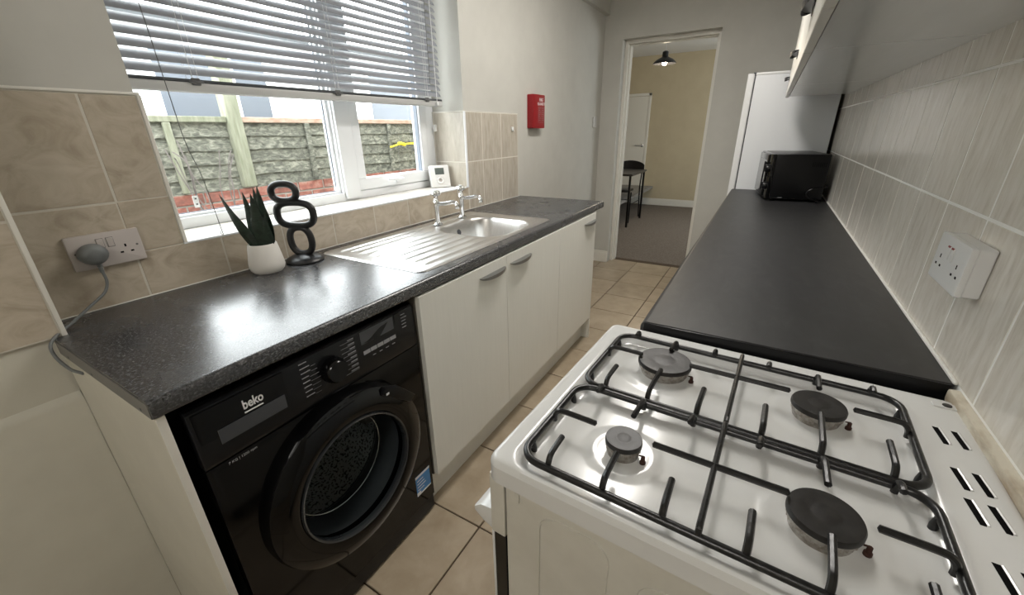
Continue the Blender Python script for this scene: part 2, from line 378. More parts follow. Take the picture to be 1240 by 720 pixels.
# trims
tr = struct('trim_1', box(0.112, 0.0155, 0.897, 0.1275, 0.0245, 1.684, 0.0025, 2), M['gloss_white'])
struct('trim_2', box(-0.004, WY1-0.010, WZ0-0.002, 0.0035, WY1+0.004, 1.4245, 0.0015), M['upvc'])
struct('trim_3', box(-0.003, WY0, WZ0-0.004, 0.0025, WY1, WZ0+0.002, 0.001), M['upvc'])
struct('trim_4', box(-0.006, 0.018, 1.4235, 0.0035, WY0+0.008, 1.430, 0.002, 2), M['gloss_white'])
struct('trim_5', box(-0.006, WY1-0.01, 1.4235, 0.001, 2.354, 1.427, 0.001), M['gloss_white'])
struct('trim_6', box(-0.223, WY1-0.0105, 1.4235, 0.0, WY1-0.002, 1.4275, 0.001), M['gloss_white'])
struct('trim_7', box(-0.006, WY0+0.001, WZ0, 0.0025, WY0+0.010, 1.4235, 0.001), M['gloss_white'])
struct('trim_8', box(0.0, 0.02, ZC, 0.005, 2.37, ZC+0.003, 0.0012), M['silicone'])
# pipe boxing along the top of the left wall
struct('trim_9', box(PL, 1.9, 2.255, 0.03, YF, CEIL, 0.003), M['paint'])
# right wall
wr = struct('wall_right', box(W+0.008, YN-0.2, -0.12, W+0.2, 4.2, CEIL), M['paint'])
obj('grout_bed', box(W+0.0009, YN, 0.875, W+0.009, 3.97, 1.70), M['grout_white'], wr)
ys = [0.0445 + 0.2052*i for i in range(-5, 20)]
for j in range(len(ys)-1):
    for (z0, z1) in ((0.8985, 1.163), (1.163, 1.4205), (1.4205, 1.6785)):
        y1 = min(ys[j+1], 3.965)
        if y1 - ys[j] > 0.02: tile_piece(wr, M['tile_right'], 'x', ys[j], z0, y1, z1, W, thick=-0.0075, joint=0.0052)
struct('trim_10', box(W-0.006, 0.725, ZC-0.001, W+0.001, 3.33, ZC+0.006, 0.002), M['silicone'])
struct('trim_11', box(W-0.014, YN, 0.872, W+0.009, 0.716, 0.897, 0.006, 2), textured('stained_cream_moulding', [(0.35, (0.30, 0.21, 0.12)), (0.62, (0.66, 0.61, 0.50))], 0.5, (3, 1, 3), 9, 6))
# far wall with the doorway
DX0, DX1, DZ = 0.163, 0.962, 2.06
bm = bmesh.new(); bx(bm, -0.27, YF, -0.12, DX0, 4.20, CEIL); bx(bm, DX1, YF, -0.12, 2.0, 4.20, CEIL); bx(bm, DX0, YF, DZ, DX1, 4.20, CEIL)
wf = struct('wall_far', bm, M['paint'])
# near wall (behind the camera)
struct('wall_near', box(-0.27, YN-0.15, -0.12, 2.0, YN, CEIL), M['paint'])
# door lining (no door leaf)
def lining(bm, x0, x1, y0, y1, z1, t):
    bx(bm, x0-0.001, y0, 0, x0+t, y1, z1); bx(bm, x1-t, y0, 0, x1+0.001, y1, z1); bx(bm, x0+t, y0, z1-t, x1-t, y1, z1+0.001)
bm = bmesh.new(); lining(bm, DX0, DX1, 4.055, 4.205, DZ, 0.028)
d1 = struct('door_1', bm, M['gloss_white'])
bm = bmesh.new(); lining(bm, DX0+0.024, DX1-0.024, 4.10, 4.15, DZ-0.024, 0.015); obj('door_stop', bm, M['gloss_white'], d1)
# skirting
def skirt(name, x0, y0, x1, y1, h=0.12):
    bm = bmesh.new(); bx(bm, x0, y0, 0.0, x1, y1, h-0.018, 0.002)
    cx = 0.005
    bx(bm, x0 + (cx if x1-x0 > y1-y0 else 0), min(y0, y1) + (cx if x1-x0 > y1-y0 else 0), h-0.02, x1 - (0 if x1-x0 > y1-y0 else cx), y1, h, 0.004)
    return struct(name, bm, M['gloss_white'])
skirt('baseboard_far', 0.0, YF-0.018, DX0, YF)
skirt('baseboard_left', PL, 2.42, 0.012, YF-0.018)
skirt('baseboard_far_right', DX1, YF-0.018, 1.20, YF)

# ------------------------------------------------------------------ WINDOW
FXI, FXO = -0.222, -0.285
w1 = struct('window_1', box(FXO, WY0, WZ0-0.002, FXI, WY1, WZ0+0.036, 0.003), M['upvc'])
def frame(y0, z0, y1, z1, x0=FXO, x1=FXI, name='window_frame', b=0.004):
    return obj(name, box(x0, y0, z0, x1, y1, z1, b, 2), M['upvc'], w1)
frame(WY0, 1.064, WY0+0.05, WZ1); frame(1.715, 1.064, WY1, WZ1); frame(WY0, WZ1-0.06, WY1, WZ1)
frame(1.105, 1.040, 1.145, WZ1-0.06); frame(1.112, 1.035, 1.195, WZ1-0.06, FXO, FXI+0.012, 'mullion', 0.008)
# glazing beads of left light
for a in ((WY0+0.05, 1.064, 1.105, 1.073), (WY0+0.05, 1.073, WY0+0.062, WZ1-0.06), (1.093, 1.073, 1.105, WZ1-0.06)):
    frame(*a, x0=FXO+0.01, x1=FXI-0.016, name='glazing_bead', b=0.003)
obj('gasket', box(-0.2575, WY0+0.0625, 1.0735, -0.2545, 1.0925, 1.0765), M['spacer'], w1); obj('gasket', box(-0.2575, 1.0890, 1.0920, -0.2545, 1.0925, WZ1-0.065), M['spacer'], w1)
obj('window_pane', box(-0.262, WY0+0.0625, 1.0735, -0.258, 1.0925, WZ1-0.0605), M['glass'], w1)
# opening sash on the right
sx0, sx1 = FXO+0.012, FXI+0.006
sa = obj('sash', box(sx0, 1.197, 1.066, sx1, 1.712, 1.120, 0.004, 2), M['upvc'], w1)
for a in ((1.197, 1.12, 1.243, WZ1-0.07), (1.655, 1.12, 1.712, WZ1-0.07)):
    obj('sash_stile', box(sx0, a[0], a[1], sx1, a[2], a[3], 0.004, 2), M['upvc'], sa)
obj('gasket', box(sx0+0.02, 1.243, 1.12, sx1-0.012, 1.246, WZ1-0.07), M['spacer'], sa)
obj('gasket', box(sx0+0.02, 1.651, 1.12, sx1-0.012, 1.655, WZ1-0.07), M['spacer'], sa)
obj('gasket', box(FXI-0.02, 1.7125, 1.07, FXI+0.0005, 1.7155, WZ1-0.07), M['spacer'], sa)
obj('window_pane', box(-0.262, 1.2465, 1.1205, -0.258, 1.6505, WZ1-0.0705), M['glass'], sa)
bm = bmesh.new(); bx(bm, sx1, 1.43, 1.080, sx1+0.012, 1.475, 1.106, 0.004, 2)
tube(bm, spline([(sx1+0.014, 1.465, 1.096), (sx1+0.030, 1.455, 1.098), (sx1+0.034, 1.42, 1.100), (sx1+0.034, 1.355, 1.104)]), [0.007]*24+[0.005], 8)
obj('window_handle', bm, M['upvc'], sa)
# white tag on the lower left of the glass
bm = box(-0.2572, 0.506, 1.088, -0.2545, 0.523, 1.128, 0.001)
tg = obj('window_tag', bm, M['white_plastic']); tag(tg, 'small white plastic tag with two dark dots low on the left window pane', 'tag')
obj('dot', box(-0.2546, 0.5115, 1.116, -0.2540, 0.5175, 1.121), M['gasket'], tg); obj('dot', box(-0.2546, 0.5115, 1.097, -0.2540, 0.5175, 1.102), M['gasket'], tg)

# ------------------------------------------------------------------ VENETIAN BLIND
bl = thing('venetian_blind', 'grey-white venetian blind half lowered over the kitchen window', 'blind', (-0.12, 1.06, 1.45))
bm = bmesh.new(); sw = 0.036; rows_ = 8; th = R(48)
prof = []
for i in range(rows_+1):
    s = (i/rows_ - 0.5)*sw; c = 0.0035*(1 - (2*i/rows_ - 1)**2)
    prof.append((-s*math.cos(th) - c*math.sin(th)*-1, s*math.sin(th) + c*math.cos(th)))
L_ = 1.345
va = [bm.verts.new((p[0], -L_/2, p[1])) for p in prof]; vb = [bm.verts.new((p[0], L_/2, p[1])) for p in prof]
vc = [bm.verts.new((p[0]+0.0002, -L_/2, p[1]-0.0006)) for p in prof]; vd = [bm.verts.new((p[0]+0.0002, L_/2, p[1]-0.0006)) for p in prof]
for i in range(rows_):
    bm.faces.new((va[i], va[i+1], vb[i+1], vb[i])); bm.faces.new((vc[i+1], vc[i], vd[i], vd[i+1]))
    bm.faces.new((va[i], vc[i], vc[i+1], va[i+1])); bm.faces.new((vb[i+1], vd[i+1], vd[i], vb[i]))
bm.faces.new((va[0], vb[0], vd[0], vc[0])); bm.faces.new((vb[-1], va[-1], vc[-1], vd[-1]))
slat0 = obj('slat', bm, M['slat'], bl, world=False)
NS = 23
for k in range(NS):
    o = slat0 if k == 0 else copy_at(slat0, (0, 0, 0))
    if k: C.objects  # linked in copy_at
    o.location = (0, -0.012, 0.058 + 0.0292*k)
BY0, BY1 = 0.373, 1.722
obj('bottom_rail', box(-0.137, BY0, 1.447, -0.103, BY1+0.003, 1.474, 0.006, 3), M['rail_white'], bl)
obj('rail_channel', box(-0.1375, BY0+0.001, 1.474, -0.1035, BY1+0.001, 1.483, 0.002), M['gasket'], bl)
obj('head_rail', box(-0.145, BY0, 2.165, -0.095, BY1, 2.215, 0.003), M['slat'], bl)
for y in (0.545, 1.06, 1.60):
    bm = bmesh.new()
    for xx in (-0.139, -0.101):
        tube(bm, [(xx, y-0.006, 1.47), (xx, y-0.006, 2.18)], 0.0006, 5); tube(bm, [(xx, y+0.010, 1.47), (xx, y+0.010, 2.18)], 0.0006, 5)
    obj('ladder_cord', bm, M['cord_white'], bl)
    bm = bmesh.new(); bx(bm, -0.102, y-0.012, 1.466, -0.097, y+0.014, 1.486, 0.002); bx(bm, -0.10, y-0.02, 1.472, -0.094, y+0.022, 1.478, 0.002)
    obj('rail_clip', bm, M['cord_dark'], bl)
for y, mm in ((1.635, 'cord_dark'),):
    bm = bmesh.new(); tube(bm, [(-0.102, y, 1.55), (-0.100, y+0.004, 2.17)], 0.0014, 5); obj('lift_cord', bm, M[mm], bl)
bm = bmesh.new(); tube(bm, [(-0.096, 1.672, 1.462), (-0.094, 1.668, 1.80), (-0.096, 1.664, 2.17)], 0.0016, 6); bx(bm, -0.101, 1.664, 1.452, -0.089, 1.680, 1.470, 0.003)
obj('tilt_wand', bm, M['cord_white'], bl)
bm = bmesh.new(); tube(bm, spline([(-0.095, 0.40, 2.17), (0.008, 0.408, 1.70), (0.010, 0.418, 1.457), (0.010, 0.424, 1.308), (0.010, 0.441, 1.209), (0.009, 0.452, 1.06), (0.006, 0.455, 1.032), (-0.02, 0.46, 1.031), (-0.06, 0.48, 1.031)], 6), 0.0011, 6)
obj('draw_cord', bm, M['cord_dark'], bl)
cl = obj('cord_cleat', box(-0.205, 1.752, 1.325, -0.192, 1.7685, 1.362, 0.003, 2), M['white_plastic']); tag(cl, 'small white cord clip on the tiled window reveal', 'clip')
obj('hook', box(-0.210, 1.750, 1.336, -0.204, 1.757, 1.350, 0.002), M['white_plastic'], cl)

# ------------------------------------------------------------------ LEFT WORKTOP AND UNITS
CF = 0.612
def worktop_profile(xb, xf, z0, z1, r=0.012, n=5):
    s = 1 if xf > xb else -1; P = [(xb, z0), (xb, z1)]
    for i in range(n+1):
        t = R(90 - 90*i/n); P.append((xf - s*r + s*r*math.cos(t), z1 - r + r*math.sin(t)))
    for i in range(n+1):
        t = R(-90*i/n); P.append((xf - s*r*0.6 + s*r*0.6*math.cos(t), z0 + r*0.6 + r*0.6*math.sin(t)))
    return P
wt = thing('worktop', 'long dark speckled laminate worktop under the window, holding the sink', 'worktop', (0.3, 1.19, 0.862))
bm = bmesh.new()
SX0, SX1, SY0, SY1 = 0.060, 0.552, 0.755, 1.700   # sink cut-out
P = worktop_profile(0.0, CF, 0.862, ZC)
prism(bm, P, 'y', 0.020, SY0); prism(bm, P, 'y', SY1, 2.375)
prism(bm, worktop_profile(0.127, CF, 0.862, ZC), 'y', 0.0006, 0.020)
bx(bm, 0.0, SY0, 0.862, SX0, SY1, ZC); prism(bm, worktop_profile(SX1, CF, 0.862, ZC), 'y', SY0, SY1)
obj('slab', bm, M['worktop'], wt)
obj('end_strip', box(0.131, -0.001, 0.8625, CF-0.006, 0.0008, ZC-0.0055, 0.0004), M['edging'], wt, label='plain grey edging strip on the cut end')
for x in (0.19, 0.33, 0.565): obj('pin_hole', box(x, -0.0014, 0.868, x+0.005, -0.0008, 0.873), M['gasket'], wt)

# end panel beside the washing machine
ep = obj('end_panel', box(0.1285, 0.003, 0.0, 0.604, 0.018, 0.861, 0.0008), M['paint_cream']); tag(ep, 'cream painted end panel holding up the near end of the window worktop', 'panel')
obj('front_edge', box(0.6035, 0.0035, 0.002, 0.6055, 0.0175, 0.860), M['gloss_white'], ep)

# base units (left)
def handle_bm(x, yc, z, w=0.088, sgn=1):
    """half-moon bow handle: flat lip along the door, bulging outward, with a thin curved skirt"""
    bm = bmesh.new(); n = 14; top = []
    for i in range(n+1):
        t = PI*i/n; top.append((x + sgn*0.026*math.sin(t)**0.8, yc - w*math.cos(t)))
    poly = [(x, yc - w)] + top[1:-1] + [(x, yc + w)]
    prism(bm, poly, 'z', z-0.0012, z+0.0012)
    for i in range(n):
        a, b = top[i], top[i+1]
        d0 = 0.014*math.sin(PI*i/n); d1 = 0.014*math.sin(PI*(i+1)/n)
        v = [bm.verts.new((a[0], a[1], z)), bm.verts.new((b[0], b[1], z)), bm.verts.new((b[0]-sgn*0.002, b[1], z-d1-1e-4)), bm.verts.new((a[0]-sgn*0.002, a[1], z-d0-1e-4))]
        bm.faces.new(v)
    bx(bm, min(x, x+sgn*0.002), yc-w*0.6, z-0.014, max(x, x+sgn*0.002), yc+w*0.6, z, 0.0005)
    return bm
DF = 0.616
units = [(0.660, 1.176, 1.072, 'white base unit door nearest the washing machine, under the draining board'),
         (1.176, 1.703, 1.290, 'white base unit with its handle at the near side, under the sink bowl'),
         (1.703, 2.222, 2.125, 'white base unit at the doorway end of the window worktop')]
for k, (y0, y1, hy, lab) in enumerate(units):
    u = thing('base_cabinet', lab, 'cabinet', (0.31, (y0+y1)/2, 0), 0, 'base units under the window worktop')
    bm = bmesh.new()
    ya = y0; yb = y1
    bx(bm, 0.03, ya, 0.15, DF-0.0188, ya+0.018, 0.861); bx(bm, 0.03, yb-0.018, 0.15, DF-0.0188, yb, 0.861); bx(bm, 0.03, ya+0.018, 0.15, DF-0.020, yb-0.018, 0.168)
    bx(bm, 0.03, ya+0.018, 0.168, 0.036, yb-0.018, 0.86)
    obj('carcass', bm, M['carcass'], u)
    d = obj('door', box(DF-0.018, y0+(0.004 if k == 0 else 0.0011), 0.155, DF, y1-0.0011, 0.856, 0.0004), M['cabinet'], u)
    if k: obj('joint_shade', box(DF-0.0185, y0-0.0009, 0.157, DF-0.003, y0+0.0009, 0.854), M['void'], u)  # near-black strip put in as the shade between neighbouring doors
    obj('handle', handle_bm(DF, hy, 0.815), M['handle_metal'], d, label='half-moon brushed metal handle')
pl = obj('plinth', box(0.545, 0.655, 0.0, 0.561, 2.2215, 0.149, 0.001), M['cabinet']); tag(pl, 'white plinth board under the window base units', 'plinth')
ep2 = obj('end_panel', box(0.02, 2.2235, 0.0, 0.612, 2.241, 0.861, 0.001), M['cabinet']); tag(ep2, 'white end panel beside the doorway end of the base units', 'panel')

# ------------------------------------------------------------------ SINK (one pressed steel sheet)
sk = thing('sink', 'stainless steel inset sink with ribbed draining board on the left', 'sink', (0.306, 1.225, 0.90))
def sd_rr(x, y, cx, cy, hx, hy, r):
    qx, qy = abs(x-cx)-hx+r, abs(y-cy)-hy+r
    return math.hypot(max(qx, 0), max(qy, 0)) + min(max(qx, qy), 0) - r
def ss(a, b, x):
    t = min(max((x-a)/(b-a), 0), 1); return t*t*(3-2*t)
X0, X1, Y0, Y1 = 0.049, 0.563, 0.742, 1.712
def sink_h(x, y):
    z = 0.9045
    do = sd_rr(x, y, (X0+X1)/2, (Y0+Y1)/2, (X1-X0)/2, (Y1-Y0)/2, 0.03)
    z -= 0.0035*ss(-0.010, 0.0, do)
    tray = sd_rr(x, y, 0.318, 1.215, 0.218, 0.445, 0.05)
    z -= 0.0045*ss(0.006, -0.012, tray)
    if tray < 0 and y < 1.24:
        k = ss(0.0, -0.02, tray)*ss(0.80, 0.84, y)*ss(1.235, 1.20, y)
        ph = (x-0.135)/0.052
        z += 0.0042*k*(0.5+0.5*math.cos(2*PI*ph))**3
    b = sd_rr(x, y, 0.338, 1.442, 0.172, 0.190, 0.10)
    z -= 0.150*ss(0.004, -0.034, b) + 0.003*ss(0.02, 0.0, b)
    if b < -0.034:
        z -= 0.006*(1-min(math.hypot(x-0.338, y-1.442)/0.16, 1))
    return z
bm = bmesh.new(); nx, ny = 128, 240
grid = [[bm.verts.new((X0+(X1-X0)*i/nx, Y0+(Y1-Y0)*j/ny, sink_h(X0+(X1-X0)*i/nx, Y0+(Y1-Y0)*j/ny))) for j in range(ny+1)] for i in range(nx+1)]
for i in range(nx):
    for j in range(ny): bm.faces.new((grid[i][j], grid[i+1][j], grid[i+1][j+1], grid[i][j+1]))
# clip corners round
bad = [v for v in bm.verts if sd_rr(v.co.x, v.co.y, (X0+X1)/2, (Y0+Y1)/2, (X1-X0)/2, (Y1-Y0)/2, 0.03) > 0.001]
bmesh.ops.delete(bm, geom=bad, context='VERTS')
shell = obj('sink_shell', bm, M['steel'], sk)
bm = bmesh.new(); lathe(bm, [(0.0, 0.751), (0.030, 0.751), (0.034, 0.753), (0.036, 0.7515), (0.036, 0.740), (0, 0.740)], (0.338, 1.442, 0), 'z', 28)
obj('drain', bm, M['chrome'], sk)
bm = bmesh.new(); lathe(bm, [(0.0, 0.0), (0.010, 0.0), (0.014, 0.002), (0.014, 0.004), (0.0, 0.005)], (0, 0, 0), 'x', 20)
bm.transform(Matrix.Translation((0.2045, 1.40, 0.862)) @ Matrix.Rotation(R(-18), 4, 'Y')); obj('overflow', bm, M['gasket'], sk, label='round dark overflow hole')

# ------------------------------------------------------------------ TAPS
def tap(x, y, rz, label):
    t = thing('pillar_tap', label, 'tap', (x, y, 0.903), rz, 'pair of chrome pillar taps')
    bm = bmesh.new()
    lathe(bm, [(0, 0), (0.025, 0), (0.025, 0.003), (0.017, 0.008), (0.0125, 0.012), (0.0115, 0.05), (0.0125, 0.085), (0.015, 0.09), (0.015, 0.112), (0.012, 0.116), (0.010, 0.125), (0, 0.125)], seg=24)
    obj('body', bm, M['chrome'], t, world=False)
    bm = bmesh.new(); tube(bm, spline([(0.008, 0, 0.098), (0.05, 0, 0.102), (0.085, 0, 0.108), (0.100, 0, 0.104), (0.104, 0, 0.090)], 6), [0.0095]*12+[0.0085]*13, 12)
    lathe(bm, [(0.0105, 0.078), (0.0115, 0.080), (0.0115, 0.098), (0.009, 0.102)], (0.104, 0, 0), seg=16)
    obj('spout', bm, M['chrome'], t, world=False)
    bm = bmesh.new(); lathe(bm, [(0, 0.125), (0.009, 0.125), (0.010, 0.135), (0.018, 0.138), (0.0225, 0.142), (0.023, 0.152), (0.019, 0.160), (0.0, 0.162)], seg=24)
    for k in range(4):
        a = PI/4 + PI/2*k; tube(bm, [(0.012*math.cos(a), 0.012*math.sin(a), 0.148), (0.026*math.cos(a), 0.026*math.sin(a), 0.149)], 0.0065, 8)
    h = obj('tap_head', bm, M['chrome'], t, world=False)
    bm = bmesh.new(); lathe(bm, [(0, 0.162), (0.009, 0.162), (0.008, 0.1645), (0, 0.165)], seg=16)
    obj('cap', bm, M['white_plastic'], h, world=False)
    return t
t1 = tap(0.118, 1.351, R(20), 'chrome pillar tap nearer the draining board')
tap(0.112, 1.556, R(20), 'chrome pillar tap nearer the doorway, below the thermostat')

# ------------------------------------------------------------------ THERMOSTAT, PLANT, ORNAMENT
th_ = thing('thermostat', 'white thermostat with grey screen and round dial standing on the tiled sill', 'thermostat', (-0.130, 1.690, 1.0282), R(55))
tilt = Matrix.Rotation(R(-15), 4, 'X')
bm = bmesh.new(); prism(bm, rrect(-0.056, 0, 0.056, 0.122, 0.008), 'y', -0.012, 0.012, 0.003, 2); bm.transform(tilt); tb = obj('casing', bm, M['white_plastic'], th_, world=False)
bm = box(-0.026, -0.0135, 0.070, 0.026, -0.0118, 0.106, 0.0005); bm.transform(tilt); obj('screen', bm, M['lcd'], th_, world=False)
bm = bmesh.new(); lathe(bm, [(0.010, -0.0125), (0.021, -0.0125), (0.021, -0.016), (0.019, -0.018), (0.012, -0.018), (0.010, -0.0165), (0.010, -0.0125)], (0, 0, 0.038), 'y', 28, caps=False); bm.transform(tilt)
bd = bmesh.new(); lathe(bd, [(0, -0.0122), (0.0225, -0.0122), (0.0225, -0.0128), (0, -0.0128)], (0, 0, 0.038), 'y', 28); bd.transform(tilt); obj('dial_recess', bd, M['pink_plastic'], th_, world=False)
obj('dial', bm, M['white_plastic'], th_, world=False)
bm = bmesh.new(); bx(bm, -0.030, 0.010, 0.0, 0.030, 0.045, 0.005, 0.002); obj('stand', bm, M['white_plastic'], th_, world=False)
cw = bmesh.new(); tube(cw, spline([(-0.10, 1.722, 1.031), (-0.05, 1.700, 1.031), (-0.008, 1.672, 1.031), (0.006, 1.668, 1.01), (0.022, 1.66, 0.965), (0.055, 1.62, 0.925), (0.083, 1.585, 0.907)], 8), 0.0016, 6)
tw = obj('thermostat_wire', cw, M['cord_white']); tag(tw, 'thin white wire hanging from the sill behind the taps', 'wire')

pt = thing('plant_pot', 'white tapered ceramic pot on the worktop beneath the window', 'pot', (0.078, 0.528, 0.9002))
bm = bmesh.new(); lathe(bm, [(0, 0), (0.043, 0), (0.050, 0.008), (0.054, 0.020), (0.0525, 0.035), (0.043, 0.092), (0.0405, 0.095), (0.038, 0.092), (0.040, 0.07), (0.0, 0.068)], seg=40)
obj('pot_body', bm, M['ceramic'], pt, world=False)
bm = bmesh.new(); lathe(bm, [(0, 0.074), (0.0395, 0.074), (0.0395, 0.069), (0, 0.069)], seg=24); obj('soil', bm, M['twig'], pt, world=False)
pa = thing('snake_plant', 'dark green artificial succulent with spiky upright leaves in the white pot', 'plant', (0.078, 0.528, 0.970))
hx, hy = 0.861, 0.508   # direction along the picture, used to spread the leaves
def leaf(base, tip, w, side, bend=0.0, fold=0.25):
    b, t = Vector(base), Vector(tip); n = 12; ax = (t-b); bm = bmesh.new(); s = Vector(side); an = ax.normalized(); s = (s - an*s.dot(an)).normalized(); nr = ax.normalized().cross(s)
    rings = []
    for i in range(n+1):
        u = i/n; c = b + ax*u + nr*bend*math.sin(PI*u)
        ww = w*(0.62 + 0.38*math.sin(PI*min(u*1.5, 1)*0.9))*(1 - u**2.6) + 0.0004
        d = 0.0022*(1-u) + 0.0003
        rings.append([bm.verts.new(c - s*ww + nr*ww*fold), bm.verts.new(c - nr*d), bm.verts.new(c + s*ww + nr*ww*fold), bm.verts.new(c + nr*d)])
    for i in range(n):
        for k in range(4): bm.faces.new((rings[i][k], rings[i][(k+1) % 4], rings[i+1][(k+1) % 4], rings[i+1][k]))
    bm.faces.new(rings[0]); bm.faces.new(rings[-1][::-1]); return bm
H = Vector((hx, hy, 0)); D = Vector((hy, -hx, 0))   # D points towards the camera
def lf(hb, db, ht, dt, z1, w, side=None, bend=0.0):
    obj('leaf', leaf(H*hb + D*db, H*ht + D*dt + Vector((0, 0, z1)), w, side or H, bend), M['leaf'], pa, world=False)
lf(0.006, 0.012, 0.012, 0.016, 0.185, 0.030)
lf(-0.006, 0.004, -0.020, 0.004, 0.190, 0.024)
lf(0.014, -0.002, 0.024, -0.006, 0.205, 0.028)
lf(0.006, -0.010, 0.006, -0.014, 0.200, 0.026)
lf(-0.012, 0.008, -0.088, 0.012, 0.184, 0.019, H, -0.008)
lf(0.018, 0.010, 0.040, 0.014, 0.120, 0.022)

sc = thing('ring_sculpture', 'black abstract sculpture of three stacked rings on a round base', 'ornament', (0.080, 0.662, 0.9002), math.atan2(hy, hx))
bm = bmesh.new(); lathe(bm, [(0, 0), (0.060, 0), (0.064, 0.004), (0.060, 0.011), (0.042, 0.020), (0.018, 0.025), (0, 0.026)], seg=36); obj('base', bm, M['black_ceramic'], sc, world=False)
def ring(cx, cz, ax_, az, p, r, rot=0.0):
    pts = []
    for i in range(40):
        t = 2*PI*i/40; c, s = math.cos(t), math.sin(t)
        x = ax_*math.copysign(abs(c)**p, c); z = az*math.copysign(abs(s)**p, s)
        pts.append((cx + x*math.cos(rot) - z*math.sin(rot), 0, cz + x*math.sin(rot) + z*math.cos(rot)))
    bm = bmesh.new(); tube(bm, pts, r, 12, True, 1.0); return bm
obj('ring', ring(0.000, 0.073, 0.037, 0.047, 0.85, 0.0115, 0.06), M['black_ceramic'], sc, world=False)
obj('ring', ring(-0.001, 0.166, 0.062, 0.040, 0.72, 0.0120, -0.03), M['black_ceramic'], sc, world=False)
obj('ring', ring(-0.026, 0.240, 0.042, 0.028, 0.85, 0.0115, 0.0), M['black_ceramic'], sc, world=False)

# ------------------------------------------------------------------ SOCKETS
def pins(bm, y, z, s, x, dx):
    for a, b, ww, hh in ((0, 0.0065, 0.004, 0.0075), (-0.011, -0.010, 0.007, 0.0042), (0.011, -0.010, 0.007, 0.0042)):
        bx(bm, min(x, x+dx), y+a-ww/2, z+b-hh/2, max(x, x+dx), y+a+ww/2, z+b+hh/2)
so = thing('wall_socket', 'aged white double wall socket above the near end of the window worktop', 'socket', (0.0, 0.176, 1.052))
yc, zc = 0.176, 1.052
bm = bmesh.new(); prism(bm, rrect(yc-0.074, zc-0.043, yc+0.074, zc+0.043, 0.004), 'x', 0.0, 0.011, 0.003, 2); obj('face_plate', bm, M['pink_plastic'], so)
for s, yy in ((0, yc-0.010), (1, yc+0.010)):
    obj('rocker_switch', box(0.0108, yy-0.0065, zc+0.006, 0.0135, yy+0.0065, zc+0.029, 0.001), M['pink_plastic'], so)
    obj('switch_gap', box(0.0106, yy-0.0075, zc+0.005, 0.0113, yy+0.0075, zc+0.030), M['edging'], so)
bm = bmesh.new(); pins(bm, yc+0.037, zc-0.004, 1, 0.0105, 0.0008); obj('pin_slots', bm, M['void'], so)
for y in (yc-0.062, yc+0.062):
    bm = bmesh.new(); lathe(bm, [(0, 0.0118), (0.0025, 0.0116), (0.0028, 0.0108), (0, 0.0106)], (0, y, zc), 'x', 12); obj('screw', bm, M['edging'], so)
pg = thing('plug', 'rounded grey plug in the left outlet of the aged socket', 'plug', (0.012, 0.138, 1.045))
bm = bmesh.new(); rings = []
for k, (d, s) in enumerate(((0.0118, 0.94), (0.020, 1.0), (0.032, 0.97), (0.041, 0.84), (0.046, 0.55))):
    rg = []
    for i in range(28):
        t = 2*PI*i/28; a = math.cos(t)*0.030; b = math.sin(t)*0.034
        b = b*(0.85 if b > 0 else 0.85)
        rg.append(bm.verts.new((d, 0.138 + a*s + 0.004*s, 1.046 + b*s + (0.004 if b < 0 else 0))))
    rings.append(rg)
for k in range(4):
    for i in range(28): bm.faces.new((rings[k][i], rings[k][(i+1) % 28], rings[k+1][(i+1) % 28], rings[k+1][i]))
bm.faces.new(rings[0][::-1]); bm.faces.new(rings[-1]); obj('plug_body', bm, M['grey_plastic'], pg)
bm = bmesh.new()
for k in range(5): tube(bm, [(0.026, 0.1455, 1.029-0.0055*k), (0.026, 0.1455, 1.0255-0.0055*k)], 0.0062-0.0004*k, 10)
tube(bm, [(0.026, 0.1455, 1.03), (0.026, 0.1455, 1.0)], 0.0042, 10); obj('strain_relief', bm, M['grey_plastic'], pg)
bm = bmesh.new(); tube(bm, spline([(0.026, 0.1455, 1.003), (0.028, 0.146, 0.975), (0.034, 0.132, 0.950), (0.050, 0.095, 0.930), (0.085, 0.046, 0.912), (0.128, 0.006, 0.905), (0.148, -0.012, 0.893), (0.158, -0.014, 0.870), (0.18, -0.010, 0.852), (0.21, -0.006, 0.845), (0.24, 0.0022, 0.842)], 8), 0.0034, 8)
cb = obj('power_cable', bm, M['grey_plastic']); tag(cb, 'grey power cable dropping from the plug round the end of the worktop', 'cable')

sr = thing('wall_socket', 'white double socket on a raised box on the right-hand tiles', 'socket', (W, 0.852, 1.082))
yc, zc = 0.849, 1.083
bm = bmesh.new(); prism(bm, rrect(yc-0.073, zc-0.043, yc+0.073, zc+0.043, 0.004), 'x', W-0.024, W-0.0005, 0.002); obj('back_box', bm, M['white_plastic'], sr)
bm = bmesh.new(); prism(bm, rrect(yc-0.074, zc-0.044, yc+0.074, zc+0.044, 0.004), 'x', W-0.033, W-0.0235, 0.003, 2); obj('face_plate', bm, M['white_plastic'], sr)
for yy in (yc-0.009, yc+0.009):
    obj('rocker_switch', box(W-0.0360, yy-0.0065, zc+0.004, W-0.0325, yy+0.0065, zc+0.028, 0.001), M['white_plastic'], sr)
    obj('red_flash', box(W-0.0364, yy-0.005, zc+0.0255, W-0.0350, yy+0.005, zc+0.0285), M['red_plastic'], sr, label='red strip on the switch')
for yy in (yc-0.042, yc+0.042):
    bm = bmesh.new(); pins(bm, yy, zc-0.004, 1, W-0.0325, -0.0008); obj('pin_slots', bm, M['void'], sr)

